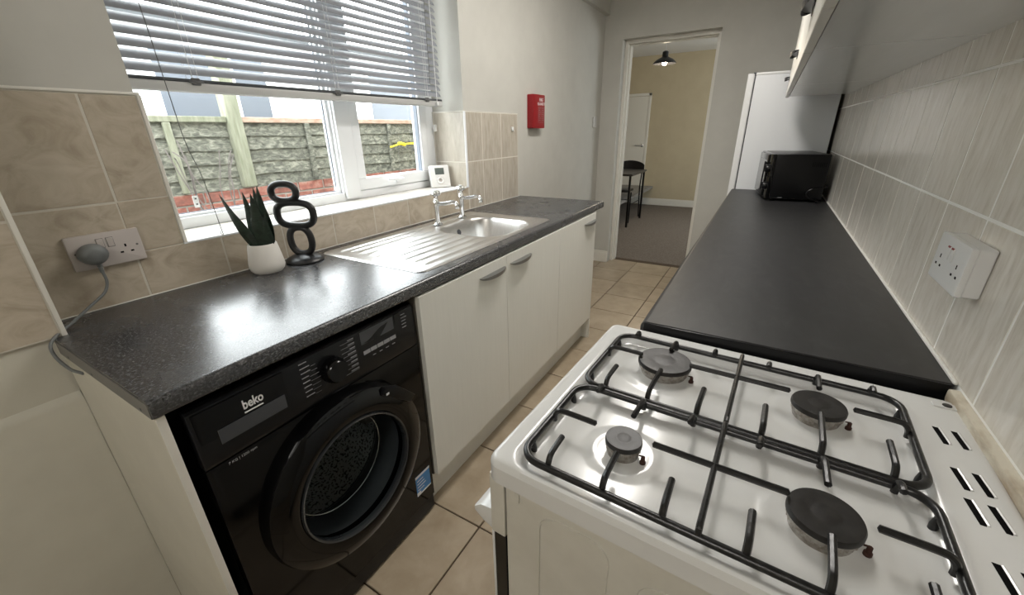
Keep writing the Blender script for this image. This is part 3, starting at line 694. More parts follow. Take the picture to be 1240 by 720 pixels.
# wall bits on the left wall
hk = obj('adhesive_hook', box(0.0, 2.268, 1.322, 0.008, 2.292, 1.346, 0.003, 2), M['white_plastic']); tag(hk, 'small white stick-on hook on the upper tile nearest the red box', 'hook')
obj('hook_tip', box(0.006, 2.275, 1.318, 0.014, 2.285, 1.328, 0.002), M['white_plastic'], hk)
fb = thing('fire_blanket_box', 'red wall box with white lettering between the tiles and the doorway', 'fire blanket', (0.0, 2.585, 1.338))
bm = bmesh.new(); prism(bm, rrect(2.498, 1.336, 2.672, 1.548, 0.008), 'x', PL, 0.040, 0.004, 2); obj('case', bm, M['red_plastic'], fb)
text('lettering', 'FIRE', 0.034, (0.0403, 2.615, 1.514), '+x', M['print_white'], fb)
text('lettering', 'BLANKET', 0.026, (0.0403, 2.615, 1.489), '+x', M['print_white'], fb)
bm = bmesh.new()
for z in (1.470, 1.374): bx(bm, 0.0400, 2.572, z, 0.0405, 2.660, z+0.0012)
for y in (2.572, 2.659): bx(bm, 0.0400, y, 1.374, 0.0405, y+0.0012, 1.470)
for k in range(7):
    bx(bm, 0.0400, 2.578, 1.462-0.0125*k, 0.0404, 2.578+random.uniform(0.022, 0.034), 1.4645-0.0125*k)
    bx(bm, 0.0400, 2.622, 1.462-0.0125*k, 0.0404, 2.622+random.uniform(0.022, 0.034), 1.4645-0.0125*k)
obj('printed_panel', bm, M['print_grey'], fb)
bp = obj('blanking_plate', box(PL, 3.765, 1.342, 0.004, 3.855, 1.432, 0.003, 2), M['carcass']); bp.data.materials[0] = new_mat('grey_white_plate', (0.46, 0.45, 0.43), 0.4)
tag(bp, 'small square grey-white wall plate beside the doorway corner', 'wall plate')
obj('screw', box(0.0035, 3.807, 1.352, 0.0046, 3.812, 1.357), M['edging'], bp)

# ------------------------------------------------------------------ WASHING MACHINE
wm = thing('washing_machine', 'glossy black front-loading washing machine under the near end of the worktop', 'washing machine', (0.33, 0.345, 0))
XF = 0.602; WA, WB = 0.043, 0.648
bm = bmesh.new(); bx(bm, 0.06, WA, 0.012, XF-0.025, WA+0.004, 0.838); bx(bm, 0.06, WB-0.004, 0.012, XF-0.025, WB, 0.838); bx(bm, 0.06, WA, 0.834, XF-0.025, WB, 0.838); bx(bm, 0.06, WA, 0.012, XF-0.025, WB, 0.02); bx(bm, 0.06, WA, 0.012, 0.065, WB, 0.838); bx(bm, XF-0.04, WA, 0.70, XF-0.025, WB, 0.838); bx(bm, XF-0.04, WA, 0.012, XF-0.031, WB, 0.075)
obj('casing', bm, M['black_body'], wm)
# front with a round hole
DCY, DCZ, DR = 0.350, 0.442, 0.205
def plate_with_hole(bm, y0, z0, y1, z1, x0, x1, cy, cz, r, n=64, rc=0.012):
    outer = []
    for i in range(n):
        t = 2*PI*i/n; c, s = math.cos(t), math.sin(t)
        k = min((y1-cy)/c if c > 1e-9 else (y0-cy)/c if c < -1e-9 else 1e9, (z1-cz)/s if s > 1e-9 else (z0-cz)/s if s < -1e-9 else 1e9)
        outer.append((cy + k*c, cz + k*s))
    for (yy, zz) in ((y0, z0), (y1, z0), (y1, z1), (y0, z1)):
        i = min(range(n), key=lambda q: (outer[q][0]-yy)**2 + (outer[q][1]-zz)**2); outer[i] = (yy, zz)
    A = [bm.verts.new((x1, *p)) for p in outer]; B = [bm.verts.new((x1, cy + r*math.cos(2*PI*i/n), cz + r*math.sin(2*PI*i/n))) for i in range(n)]
    A2 = [bm.verts.new((x0, *p)) for p in outer]; B2 = [bm.verts.new((x0, cy + r*math.cos(2*PI*i/n), cz + r*math.sin(2*PI*i/n))) for i in range(n)]
    for i in range(n):
        j = (i+1) % n
        bm.faces.new((A[i], A[j], B[j], B[i])); bm.faces.new((A2[j], A2[i], B2[i], B2[j])); bm.faces.new((A[i], A2[i], A2[j], A[j])); bm.faces.new((B[i], B[j], B2[j], B2[i]))
bm = bmesh.new(); plate_with_hole(bm, WA, 0.075, WB, 0.700, XF-0.024, XF, DCY, DCZ, 0.188); obj('front_panel', bm, M['black_gloss'], wm)
kp = obj('kick_panel', box(XF-0.03, WA+0.001, 0.012, XF-0.003, WB-0.001, 0.0735, 0.003), M['black_body'], wm)
bm = bmesh.new(); prism(bm, [(XF-0.024, 0.703), (XF-0.001, 0.703), (XF+0.002, 0.712), (XF-0.004, 0.833), (XF-0.010, 0.838), (XF-0.024, 0.838)], 'y', WA, WB, 0.001); cp = obj('control_panel', bm, M['black_panel'], wm)
for x in (0.10, 0.54):
    for y in (WA+0.04, WB-0.04):
        bm = bmesh.new(); lathe(bm, [(0, 0), (0.02, 0), (0.02, 0.010), (0.008, 0.013), (0, 0.013)], (x, y, 0), seg=14); obj('foot', bm, M['void'], wm)
# details on the control panel; face plane x = XF+0.0005 .. follow slope
def px_(z): return XF + 0.002 - 0.006*(z-0.712)/0.121
def chip(bm, y0, z0, y1, z1, d=0.0006):
    x = px_((z0+z1)/2); bx(bm, x-0.002, y0, z0, x+d, y1, z1)
bm = bmesh.new(); chip(bm, WA+0.008, 0.722, 0.232, 0.829, 0.0008); dw = obj('dispenser_drawer', bm, M['black_gloss'], wm)
bm = bmesh.new(); chip(bm, 0.084, 0.742, 0.224, 0.775, 0.0022); obj('drawer_pull', bm, M['panel_grey'], dw, label='dark grey recessed drawer pull')
text('lettering', 'beko', 0.030, (px_(0.7755)+0.0011, 0.160, 0.799), '+x', M['print_white'], dw, xscale=0.72, bold=0.0006, depth=0.0004)
bm = bmesh.new(); x_ = px_(0.7755)+0.0008; bx(bm, x_, 0.139, 0.7805, x_+0.0012, 0.178, 0.7830); obj('underline', bm, M['print_white'], dw)
text('lettering', '7 KG | 1200 rpm', 0.0085, (XF+0.0004, 0.112, 0.690), '+x', M['print_grey'], wm)
kb = bmesh.new(); lathe(kb, [(0.033, XF-0.004), (0.033, XF+0.010), (0.030, XF+0.022), (0.027, XF+0.026), (0, XF+0.0265)], (0, 0.352, 0.772), 'x', 40)
for k in range(30):
    a = 2*PI*k/30; c = (0, 0.352+0.0325*math.cos(a), 0.772+0.0325*math.sin(a)); tube(kb, [(XF, c[1], c[2]), (XF+0.012, c[1], c[2])], 0.0012, 5)
obj('dial', kb, M['black_gloss'], wm, label='round black programme dial')
bm = bmesh.new()
for side, ya, yb in ((-1, 0.272, 0.312), (1, 0.392, 0.428)):
    for k in range(8):
        z = 0.824 - 0.0123*k; ln = random.uniform(0.016, 0.026)
        if side < 0:
            chip(bm, ya, z-0.0012, ya+ln, z+0.0012, 0.0004)
            if 0 < k < 8: chip(bm, ya+ln+0.002, z-0.0042, 0.318-0.002*abs(k-4), z-0.0036, 0.0004)
        else:
            chip(bm, yb-ln, z-0.0012, yb, z+0.0012, 0.0004); chip(bm, 0.386-0.003*abs(k-4)*0, z-0.0042, yb, z-0.0036, 0.0004)
for k in range(5): chip(bm, 0.598, 0.820-0.010*k, 0.598+random.uniform(0.012, 0.022), 0.822-0.010*k, 0.0004)
for k in range(4): chip(bm, 0.478+0.024*k, 0.7475, 0.478+0.024*k+0.011, 0.7495, 0.0004)
obj('programme_marks', bm, M['print_grey'], wm, kind='stuff')
bm = bmesh.new(); chip(bm, 0.448, 0.775, 0.566, 0.829, 0.0005); dp = obj('display', bm, M['panel_grey'], wm)
bm = bmesh.new(); chip(bm, 0.450, 0.7615, 0.568, 0.7725, 0.0006); bar = obj('button_strip', bm, M['edging'], wm)
bar.data.materials[0] = M['print_grey']
for k in range(1, 5):
    bm = bmesh.new(); chip(bm, 0.450+0.0236*k-0.0008, 0.7615, 0.450+0.0236*k+0.0008, 0.7725, 0.0009); obj('button_gap', bm, M['black_panel'], bar)
# curved emblem on the display
e = [(0.456, 0.795), (0.470, 0.797), (0.485, 0.802), (0.500, 0.810), (0.520, 0.818), (0.546, 0.822), (0.535, 0.811), (0.522, 0.800), (0.512, 0.792), (0.500, 0.790), (0.488, 0.7935), (0.472, 0.7925)]
bm = bmesh.new(); prism(bm, e, 'x', px_(0.80), px_(0.80)+0.0012); obj('display_emblem', bm, M['black_panel'], dp)
bm = bmesh.new(); chip(bm, 0.572, 0.775, 0.590, 0.832, 0.0005); obj('key_block', bm, M['black_gloss'], wm)
# door
dr = bmesh.new()
lathe(dr, [(0.250, XF+0.0005), (0.252, XF+0.010), (0.247, XF+0.024), (0.225, XF+0.036), (0.195, XF+0.040), (0.178, XF+0.034), (0.172, XF+0.020), (0.172, XF+0.001), (0.250, XF+0.0005)], (0, DCY, DCZ), 'x', 72, caps=False)
dk = obj('door', dr, M['black_gloss'], wm)
bm = bmesh.new(); lathe(bm, [(0.1775, XF+0.034), (0.1765, XF+0.040), (0.172, XF+0.038), (0.170, XF+0.020)], (0, DCY, DCZ), 'x', 64, caps=False); obj('inner_ring', bm, new_mat('smoky_ring', (0.09, 0.095, 0.10), 0.2, 0.6), dk, label='smoky translucent ring round the glass')
bm = bmesh.new(); prof = [(0.171, XF+0.030), (0.166, XF+0.015), (0.158, XF-0.02), (0.146, XF-0.055), (0.128, XF-0.075), (0.09, XF-0.086), (0.0, XF-0.090)]
lathe(bm, prof, (0, DCY, DCZ), 'x', 64, caps=False); obj('glass_bowl', bm, M['glass_dark'], dk)
bm = bmesh.new(); tube(bm, [(XF-0.060, DCY+0.147*math.cos(t), DCZ+0.147*math.sin(t)) for t in [2*PI*i/48 for i in range(48)]], 0.0016, 6, True); obj('glass_rim', bm, M['chrome'], dk)
hb = bmesh.new(); prism(hb, [(DCY+0.145+0.02*0, DCZ+0.165), (DCY+0.205, DCZ+0.115), (DCY+0.228, DCZ+0.128), (DCY+0.172, DCZ+0.190), (DCY+0.120, DCZ+0.215), (DCY+0.105, DCZ+0.200)], 'x', XF+0.020, XF+0.042, 0.004, 2)
obj('door_handle', hb, M['black_body'], dk)
bm = bmesh.new(); bx(bm, XF+0.038, DCY+0.118, DCZ+0.192, XF+0.0435, DCY+0.128, DCZ+0.198); obj('indicator', bm, M['print_white'], dk)
# gasket + drum
bm = bmesh.new(); lathe(bm, [(0.188, XF-0.004), (0.184, XF-0.02), (0.176, XF-0.06), (0.182, XF-0.10), (0.182, XF-0.12)], (0, DCY, DCZ), 'x', 56, caps=False); obj('door_seal', bm, M['gasket'], wm)
bm = bmesh.new(); lathe(bm, [(0.180, XF-0.112), (0.205, XF-0.125), (0.205, XF-0.40), (0.16, XF-0.42), (0, XF-0.42)], (0, DCY, DCZ), 'x', 56, caps=False)
dm = textured('perforated_drum_steel', [(0.36, (0.12, 0.12, 0.12)), (0.44, (0.7, 0.7, 0.69))], 0.3, (1, 1, 1), 150, 0, metal=0.8); drum = obj('drum', bm, dm, wm)
for k in range(3):
    a = 2*PI*k/3 + 0.5; bm = bmesh.new(); bx(bm, XF-0.38, -0.02, 0.165, XF-0.14, 0.02, 0.206, 0.012, 2)
    bm.transform(Matrix.Translation((0, DCY, DCZ)) @ Matrix.Rotation(a, 4, 'X')); obj('drum_paddle', bm, M['alu'], drum)
stk = obj('energy_sticker', box(XF, 0.566, 0.130, XF+0.0006, 0.636, 0.216, 0), M['sticker_blue'], wm, label='blue and white sticker at the lower right')
bm = bmesh.new(); bx(bm, XF+0.0005, 0.566, 0.207, XF+0.001, 0.636, 0.216); bx(bm, XF+0.0005, 0.566, 0.130, XF+0.001, 0.585, 0.145); bx(bm, XF+0.0005, 0.586, 0.130, XF+0.001, 0.636, 0.136)
for k in range(4): bx(bm, XF+0.0005, 0.572, 0.152+0.013*k, XF+0.001, 0.572+random.uniform(0.03, 0.055), 0.155+0.013*k)
obj('sticker_print', bm, M['print_white'], stk)

# ------------------------------------------------------------------ COOKER  (local frame, turned a little)
CK0 = (1.175, 0.200, 0.0)
ck = thing('gas_cooker', 'freestanding white gas cooker with four burners beside the black worktop', 'cooker', CK0, R(-2.5))
def cobj(name, bm, mat, parent=None, **k): return obj(name, bm, mat, parent or ck, world=False, **k)
HZ = 0.885; HX, HY = 0.608, 0.522
burn = [(0.158, 0.374, 0.0485), (0.163, 0.120, 0.0262), (0.404, 0.365, 0.0375), (0.403, 0.120, 0.0380)]
def hob_h(x, y):
    d = sd_rr(x, y, HX/2, HY/2-0.002, HX/2, HY/2+0.002, 0.022)
    z = 0.0
    if d > -0.012: z = -0.012 + math.sqrt(max(0.012**2 - (d+0.012)**2, 0))
    t = sd_rr(x, y, 0.283, 0.239, 0.250, 0.236, 0.035)
    z -= 0.011*ss(0.004, -0.022, t)
    for bxx, byy, rr in burn:
        q = math.hypot(x-bxx, y-byy)
        z += 0.0022*ss(rr+0.034, rr+0.018, q) - 0.0012*ss(rr+0.018, rr+0.004, q)
    return z
bm = bmesh.new(); nx, ny = 160, 138; lo = -0.003
gr = []
for i in range(nx+1):
    row = []
    for j in range(ny+1):
        x = -0.004 + (HX+0.008)*i/nx; y = -0.008 + (HY+0.012)*j/ny
        d = sd_rr(x, y, HX/2, HY/2-0.002, HX/2, HY/2+0.002, 0.022)
        if d > 0:
            e_ = 1e-4; gx = (sd_rr(x+e_, y, HX/2, HY/2-0.002, HX/2, HY/2+0.002, 0.022)-d)/e_; gy = (sd_rr(x, y+e_, HX/2, HY/2-0.002, HX/2, HY/2+0.002, 0.022)-d)/e_
            row.append(bm.verts.new((x-gx*d, y-gy*d, HZ-0.012)))
        else: row.append(bm.verts.new((x, y, HZ + hob_h(x, y))))
    gr.append(row)
for i in range(nx):
    for j in range(ny): bm.faces.new((gr[i][j], gr[i+1][j], gr[i+1][j+1], gr[i][j+1]))
hob = cobj('hob_top', bm, M['enamel'])
bm = bmesh.new(); prism(bm, rrect(0.0, -0.004, HX, HY, 0.022, 8), 'z', HZ-0.040, HZ-0.0118)
lip = cobj('hob_lip', bm, M['enamel'])
# body
cobj('side_panel', box(0.027, 0.008, 0.06, 0.600, 0.0125, HZ-0.038, 0.0015), M['enamel_side'])
cobj('side_panel', box(0.027, 0.5085, 0.06, 0.600, 0.513, HZ-0.038, 0.0015), M['enamel_side'])
cobj('back_panel', box(0.594, 0.013, 0.06, 0.599, 0.508, HZ-0.038), M['enamel_side'])
cobj('oven_body', box(0.029, 0.014, 0.06, 0.593, 0.507, HZ-0.0405), M['void'])
def relief(x0, z0, x1, z1):
    bm = bmesh.new(); pts = [(p[0], 0.0082, p[1]) for p in rrect(x0, z0, x1, z1, 0.03, 6)]; tube(bm, pts, 0.0022, 6, True, 0.6); cobj('pressed_ridge', bm, M['enamel_side'])
relief(0.086, 0.30, 0.190, 0.815); relief(0.232, 0.30, 0.400, 0.790); relief(0.440, 0.30, 0.570, 0.780)
bm = bmesh.new(); prism(bm, rrect(0.045, 0.812, 0.052, 0.832, 0.003), 'y', 0.0055, 0.009); cobj('side_lug', bm, M['enamel_side'])
# control fascia
cobj('control_panel', box(-0.002, 0.007, 0.722, 0.0245, 0.514, HZ-0.040, 0.003, 2), M['enamel_side'])
for k in range(6):
    y = 0.065 + 0.075*k; bm = bmesh.new()
    lathe(bm, [(0.020, 0.001), (0.021, -0.004), (0.016, -0.008), (0.015, -0.026), (0.013, -0.028), (0, -0.0285)], (0, y, 0.800), 'x', 24)
    bx(bm, -0.036, y-0.004, 0.786, -0.010, y+0.004, 0.816, 0.002); cobj('control_knob', bm, M['enamel'])
# grill / oven door: white frame with dark glass
dd = cobj('oven_door', box(-0.004, 0.010, 0.27, 0.0005, 0.511, 0.7185, 0.001), M['enamel'])
cobj('door_glass', box(0.0005, 0.011, 0.275, 0.0235, 0.510, 0.7165, 0.001), M['black_gloss'], dd)
bm = bmesh.new(); pp = [(-0.004, 0.762-0.008), (-0.020, 0.770), (-0.034, 0.768), (-0.040, 0.758), (-0.040, 0.744), (-0.020, 0.722), (-0.004, 0.714)]
prism(bm, [(-0.002, 0.760), (-0.028, 0.756), (-0.042, 0.744), (-0.042, 0.736), (-0.024, 0.722), (-0.002, 0.714)], 'y', 0.014, 0.507, 0.003, 2); cobj('door_handle', bm, M['enamel'], dd)
cobj('drawer_front', box(-0.004, 0.010, 0.075, 0.024, 0.511, 0.262, 0.003), M['enamel'])
for x in (0.05, 0.55):
    for y in (0.05, 0.47):
        bm = bmesh.new(); lathe(bm, [(0, 0), (0.018, 0), (0.018, 0.01), (0.008, 0.015), (0.008, 0.062), (0, 0.062)], (x, y, 0), seg=12); cobj('foot', bm, M['void'])
# burners
for (bx_, by_, r) in burn:
    bm = bmesh.new(); z0 = HZ-0.012
    lathe(bm, [(r*0.86, z0), (r*0.90, z0+0.012), (r*0.96, z0+0.014), (r*0.97, z0+0.020), (r*0.5, z0+0.021), (0, z0+0.021)], (bx_, by_, 0), seg=40)
    for k in range(int(r*900)):
        a = 2*PI*k/int(r*900); c, s = math.cos(a), math.sin(a)
        tube(bm, [(bx_+r*0.93*c, by_+r*0.93*s, z0+0.012), (bx_+r*0.95*c, by_+r*0.95*s, z0+0.021)], 0.0014, 5)
    b_ = cobj('burner', bm, M['alu'])
    bm = bmesh.new(); lathe(bm, [(r*0.98, z0+0.0205), (r*1.02, z0+0.0215), (r*1.02, z0+0.026), (r*0.98, z0+0.029), (r*0.5, z0+0.0295), (r*0.42, z0+0.0290), (r*0.36, z0+0.0294), (0, z0+0.0294)], (bx_, by_, 0), seg=48)
    cobj('burner_cap', bm, M['burner_cap'], b_, label='round black burner cap')
    bm = bmesh.new(); a = R(-12); cx, cy = bx_+(r+0.006)*math.cos(a), by_+(r+0.006)*math.sin(a)
    lathe(bm, [(0, z0), (0.0045, z0), (0.0045, z0+0.006), (0.003, z0+0.007), (0.0028, z0+0.014), (0, z0+0.016)], (cx, cy, 0), seg=10); tube(bm, [(cx-0.006, cy, z0+0.014), (cx+0.001, cy, z0+0.015)], 0.0012, 5)
    cobj('igniter', bm, M['rust'], b_, label='rusty brown igniter')
# pan supports
RZ = HZ + 0.006; FZ = HZ + 0.022; rr_ = 0.0054
def loop(x0, y0, x1, y1, rad):
    pts = [(p[0], p[1], RZ) for p in rrect(x0, y0, x1, y1, rad, 6)]; bm = bmesh.new(); tube(bm, pts, rr_, 10, True); return bm
def finger(bm, a, b):
    """from a frame rod at a rising to the pan level and ending at b"""
    a, b = Vector((*a, 0)), Vector((*b, 0)); d = (b-a).normalized(); L = (b-a).length
    if L < 0.028: p = [a + Vector((0, 0, RZ)), a + d*0.002 + Vector((0, 0, FZ-0.006)), a + d*0.010 + Vector((0, 0, FZ)), a + d*(L) + Vector((0, 0, FZ-0.001))]
    else: p = [a + d*0.0035 + Vector((0, 0, RZ-0.007)), a + d*0.0045 + Vector((0, 0, RZ+0.004)), a + d*0.010 + Vector((0, 0, FZ-0.003)), a + d*0.022 + Vector((0, 0, FZ)), b + Vector((0, 0, FZ))]
    tube(bm, spline(p, 5), 0.0044, 8)
gx0, gx1 = 0.045, 0.519
def grate(name_lab, y0, y1, xs, ylist, group):
    t = thing('pan_support', name_lab, 'pan support', CK0, R(-2.5), group)
    obj('outer_frame', loop(gx0, y0, gx1, y1, 0.030), M['iron'], t, world=False)
    for a, b in xs + ylist:
        bm = bmesh.new(); finger(bm, a, b); obj('finger', bm, M['iron'], t, world=False)
    bm = bmesh.new(); tube(bm, spline([(0.283, y0, RZ), (0.283, y0+0.004, FZ-0.004), (0.283, y0+0.02, FZ), (0.283, y1-0.02, FZ), (0.283, y1-0.004, FZ-0.004), (0.283, y1, RZ)], 6), 0.0038, 8); obj('cross_bar', bm, M['iron'], t, world=False)
    for x, y in ((gx0+0.004, y0+0.035), (gx0+0.004, y1-0.035), (gx1-0.004, y0+0.035), (gx1-0.004, y1-0.035)):
        bm = bmesh.new(); lathe(bm, [(0, HZ-0.0115), (0.005, HZ-0.0115), (0.005, HZ-0.004), (0.003, RZ), (0, RZ)], (x, y, 0), seg=10); obj('rubber_foot', bm, M['iron'], t, world=False)
    return t
ym = 0.365
grate('black wire pan support over the two burners next to the worktop', 0.239, 0.463,
      [((gx0, ym), (0.116, ym)), ((gx1, ym), (0.448, ym))],
      [((0.088, 0.239), (0.088, 0.297)), ((0.162, 0.239), (0.162, 0.325)), ((0.240, 0.239), (0.240, 0.303)), ((0.331, 0.239), (0.331, 0.305)), ((0.404, 0.239), (0.404, 0.326)), ((0.482, 0.239), (0.482, 0.303)),
       ((0.162, 0.463), (0.160, 0.412)), ((0.082, 0.463), (0.082, 0.440)), ((0.236, 0.463), (0.236, 0.440)), ((0.329, 0.463), (0.329, 0.440)), ((0.404, 0.463), (0.404, 0.405)), ((0.480, 0.463), (0.480, 0.440))], 'wire pan supports on the cooker')
bm = bmesh.new(); tube(bm, [(0.205, 0.369, FZ), (0.362, 0.373, FZ)], 0.0044, 8); far_g = [o for o in C.objects if o.name.startswith('pan_support')][0]; obj('bridge_bar', bm, M['iron'], far_g, world=False)
ym = 0.122
ng = grate('black wire pan support over the two burners nearest the viewer', 0.019, 0.229,
      [((gx0, ym), (0.118, ym)), ((gx1, ym), (0.450, ym))],
      [((0.090, 0.019), (0.088, 0.069)), ((0.168, 0.019), (0.166, 0.079)), ((0.243, 0.019), (0.241, 0.072)), ((0.331, 0.019), (0.331, 0.073)), ((0.404, 0.019), (0.406, 0.083)), ((0.485, 0.019), (0.485, 0.072)),
       ((0.088, 0.229), (0.088, 0.203)), ((0.162, 0.229), (0.161, 0.168)), ((0.240, 0.229), (0.238, 0.198)), ((0.331, 0.229), (0.330, 0.199)), ((0.404, 0.229), (0.406, 0.166)), ((0.482, 0.229), (0.482, 0.200))], 'wire pan supports on the cooker')
bm = bmesh.new(); tube(bm, [(0.204, 0.123, FZ), (0.365, 0.126, FZ)], 0.0044, 8); obj('bridge_bar', bm, M['iron'], ng, world=False)
# vent slots
for y0 in (0.374, 0.276, 0.216, 0.118, 0.058):
    for x in (0.556, 0.577):
        bm = bmesh.new(); prism(bm, [(x-0.004, y0+0.042), (x+0.003, y0+0.042), (x+0.0075, y0+0.004), (x+0.0065, y0), (x+0.001, y0)], 'z', HZ-0.003, HZ+0.0004); cobj('vent_slot', bm, M['void'], hob)
        bm = bmesh.new(); tube(bm, [(x+0.0045, y0+0.042, HZ), (x+0.009, y0+0.002, HZ)], 0.0018, 6); cobj('slot_lip', bm, M['enamel'], hob)
bm = bmesh.new(); prism(bm, rrect(0.565, 0.484, 0.603, 0.500, 0.004), 'z', HZ-0.001, HZ+0.0025, 0.0008); hp = cobj('hinge_plate', bm, M['enamel'], hob)
bm = bmesh.new(); lathe(bm, [(0, HZ+0.004), (0.006, HZ+0.0035), (0.0065, HZ+0.002), (0, HZ+0.002)], (0.584, 0.492, 0), seg=16); cobj('hinge_screw', bm, M['burner_cap'], hob)

# ------------------------------------------------------------------ RIGHT WORKTOP, UNITS BELOW
XR = 1.262; RY0, RY1 = 0.727, 3.318
rt = thing('worktop', 'long matt black worktop running from the cooker to the fridge', 'worktop', (1.53, 2.02, 0.862))
bm = bmesh.new(); prism(bm, worktop_profile(W-0.002, XR, 0.862, ZC, 0.014), 'y', RY0, RY1, 0.0015); obj('slab', bm, M['worktop_r'], rt)
obj('end_trim', box(XR+0.008, RY0-0.0025, 0.861, W-0.006, RY0-0.0002, ZC-0.002, 0.001, 2), M['black_body'], rt, label='black metal joint strip on the cooker end')
n5 = 5; du = (3.312-0.745)/n5
u0 = None
posn = ['first white base unit under the black worktop, next to the cooker', 'second white base unit from the cooker under the black worktop', 'middle white base unit under the black worktop',
        'second white base unit from the fridge under the black worktop', 'last white base unit under the black worktop, next to the fridge']
for k in range(n5):
    y0 = 0.745 + du*k
    if k == 0:
        u0 = thing('base_cabinet', posn[0], 'cabinet', (1.54, y0, 0), 0, 'base units under the black worktop')
        obj('carcass', box(-0.238, 0.001, 0.15, 0.25, du-0.001, 0.861), M['carcass'], u0, world=False)
        dd_ = obj('door', box(-0.257, 0.0015, 0.155, -0.239, du-0.0015, 0.856, 0.0012), M['cabinet'], u0, world=False)
        obj('handle', handle_bm(-0.257, 0.10, 0.815, sgn=-1), M['handle_metal'], dd_, world=False, label='half-moon brushed metal handle')
    else: dup(u0, (1.54, y0, 0), 0, posn[k])
pl2 = obj('plinth', box(1.335, 0.745, 0.0, 1.351, 3.312, 0.149, 0.001), M['cabinet']); tag(pl2, 'white plinth board under the units of the black worktop', 'plinth')

# ------------------------------------------------------------------ FRIDGE FREEZER
fr = thing('fridge_freezer', 'tall white fridge freezer standing past the end of the black worktop', 'fridge', (1.51, 3.6, 0))
obj('cabinet_body', box(1.289, 3.336, 0.02, 1.782, 3.905, 1.640, 0.004, 2), new_mat('fridge_white_steel', (0.70, 0.71, 0.72), 0.4), fr)
obj('top_cover', box(1.289, 3.334, 1.640, 1.784, 3.905, 1.656, 0.003, 2), M['white_plastic'], fr)
obj('fridge_door', box(1.240, 3.336, 0.72, 1.282, 3.905, 1.654, 0.008, 3), M['white_plastic'], fr)
obj('freezer_door', box(1.240, 3.336, 0.05, 1.282, 3.905, 0.712, 0.008, 3), M['white_plastic'], fr)
obj('door_gasket', box(1.2815, 3.345, 0.05, 1.2895, 3.895, 1.645), M['panel_grey'], fr)
obj('hinge', box(1.272, 3.338, 1.640, 1.295, 3.375, 1.6585, 0.002), M['gasket'], fr)
for x in (1.32, 1.74):
    for y in (3.37, 3.87): obj('foot', box(x-0.015, y-0.015, 0.0, x+0.015, y+0.015, 0.021), M['void'], fr)

# ------------------------------------------------------------------ MICROWAVE
mwv = thing('microwave', 'black microwave turned slightly at the far end of the black worktop', 'microwave', (1.497, 2.802, 0.9005), R(8))
# local: x = depth away from the door, y = along the front
md, ml, mh = 0.272, 0.452, 0.268
obj('casing', box(0.004, 0, 0.012, md, ml, mh, 0.006, 2), M['black_body'], mwv, world=False)
obj('front_frame', box(-0.016, 0, 0.012, 0.004, ml, mh, 0.005, 2), M['black_gloss'], mwv, world=False)
md_ = obj('door', box(-0.024, 0.100, 0.018, -0.015, ml-0.003, mh-0.006, 0.004, 2), M['black_gloss'], mwv, world=False)
obj('door_window', box(-0.0250, 0.125, 0.050, -0.0238, ml-0.035, mh-0.040, 0.0004), new_mat('mirror_door_glass', (0.20, 0.20, 0.195), 0.12, 0.6), md_, world=False)
bm = bmesh.new(); bx(bm, -0.040, 0.104, 0.055, -0.032, 0.118, mh-0.045, 0.003, 2); bx(bm, -0.034, 0.106, 0.06, -0.022, 0.116, 0.075); bx(bm, -0.034, 0.106, mh-0.065, -0.022, 0.116, mh-0.05)
for z in (0.185, 0.085):
    bm2 = bmesh.new(); lathe(bm2, [(0.022, -0.0150), (0.022, -0.030), (0.019, -0.036), (0, -0.0365)], (0, 0.050, z), 'x', 28); bx(bm2, -0.040, 0.047, z-0.02, -0.03, 0.053, z+0.02, 0.001)
    obj('control_knob', bm2, M['black_body'], mwv, world=False)
obj('door_handle', bm, M['black_body'], md_, world=False)
obj('base_rail', box(0.02, -0.003, 0.012, md-0.02, 0.001, 0.022, 0.001), M['black_gloss'], mwv, world=False)
for x in (0.03, md-0.03):
    for y in (0.03, ml-0.03):
        bm = bmesh.new(); lathe(bm, [(0, 0), (0.012, 0), (0.012, 0.012), (0, 0.013)], (x, y, 0), seg=12); obj('foot', bm, M['void'], mwv, world=False)
bm = bmesh.new()
for k in range(8): bx(bm, 0.19+0.009*k, -0.0006, 0.20, 0.193+0.009*k, 0.0008, 0.225)
obj('side_vents', bm, M['void'], mwv, world=False)
bm = bmesh.new(); tube(bm, spline([(0.284, 0.03, 0.10), (0.284, -0.01, 0.09), (0.26, -0.012, 0.085), (0.215, -0.012, 0.078), (0.19, -0.012, 0.055), (0.20, -0.012, 0.03), (0.24, -0.014, 0.012), (0.27, -0.02, 0.004), (0.24, -0.035, 0.0036)], 8), 0.0032, 8)
mc = thing('power_cable', 'black looped power cable hanging at the side of the microwave', 'cable', (1.497, 2.802, 0.9005), R(8)); obj('cord', bm, M['black_body'], mc, world=False)

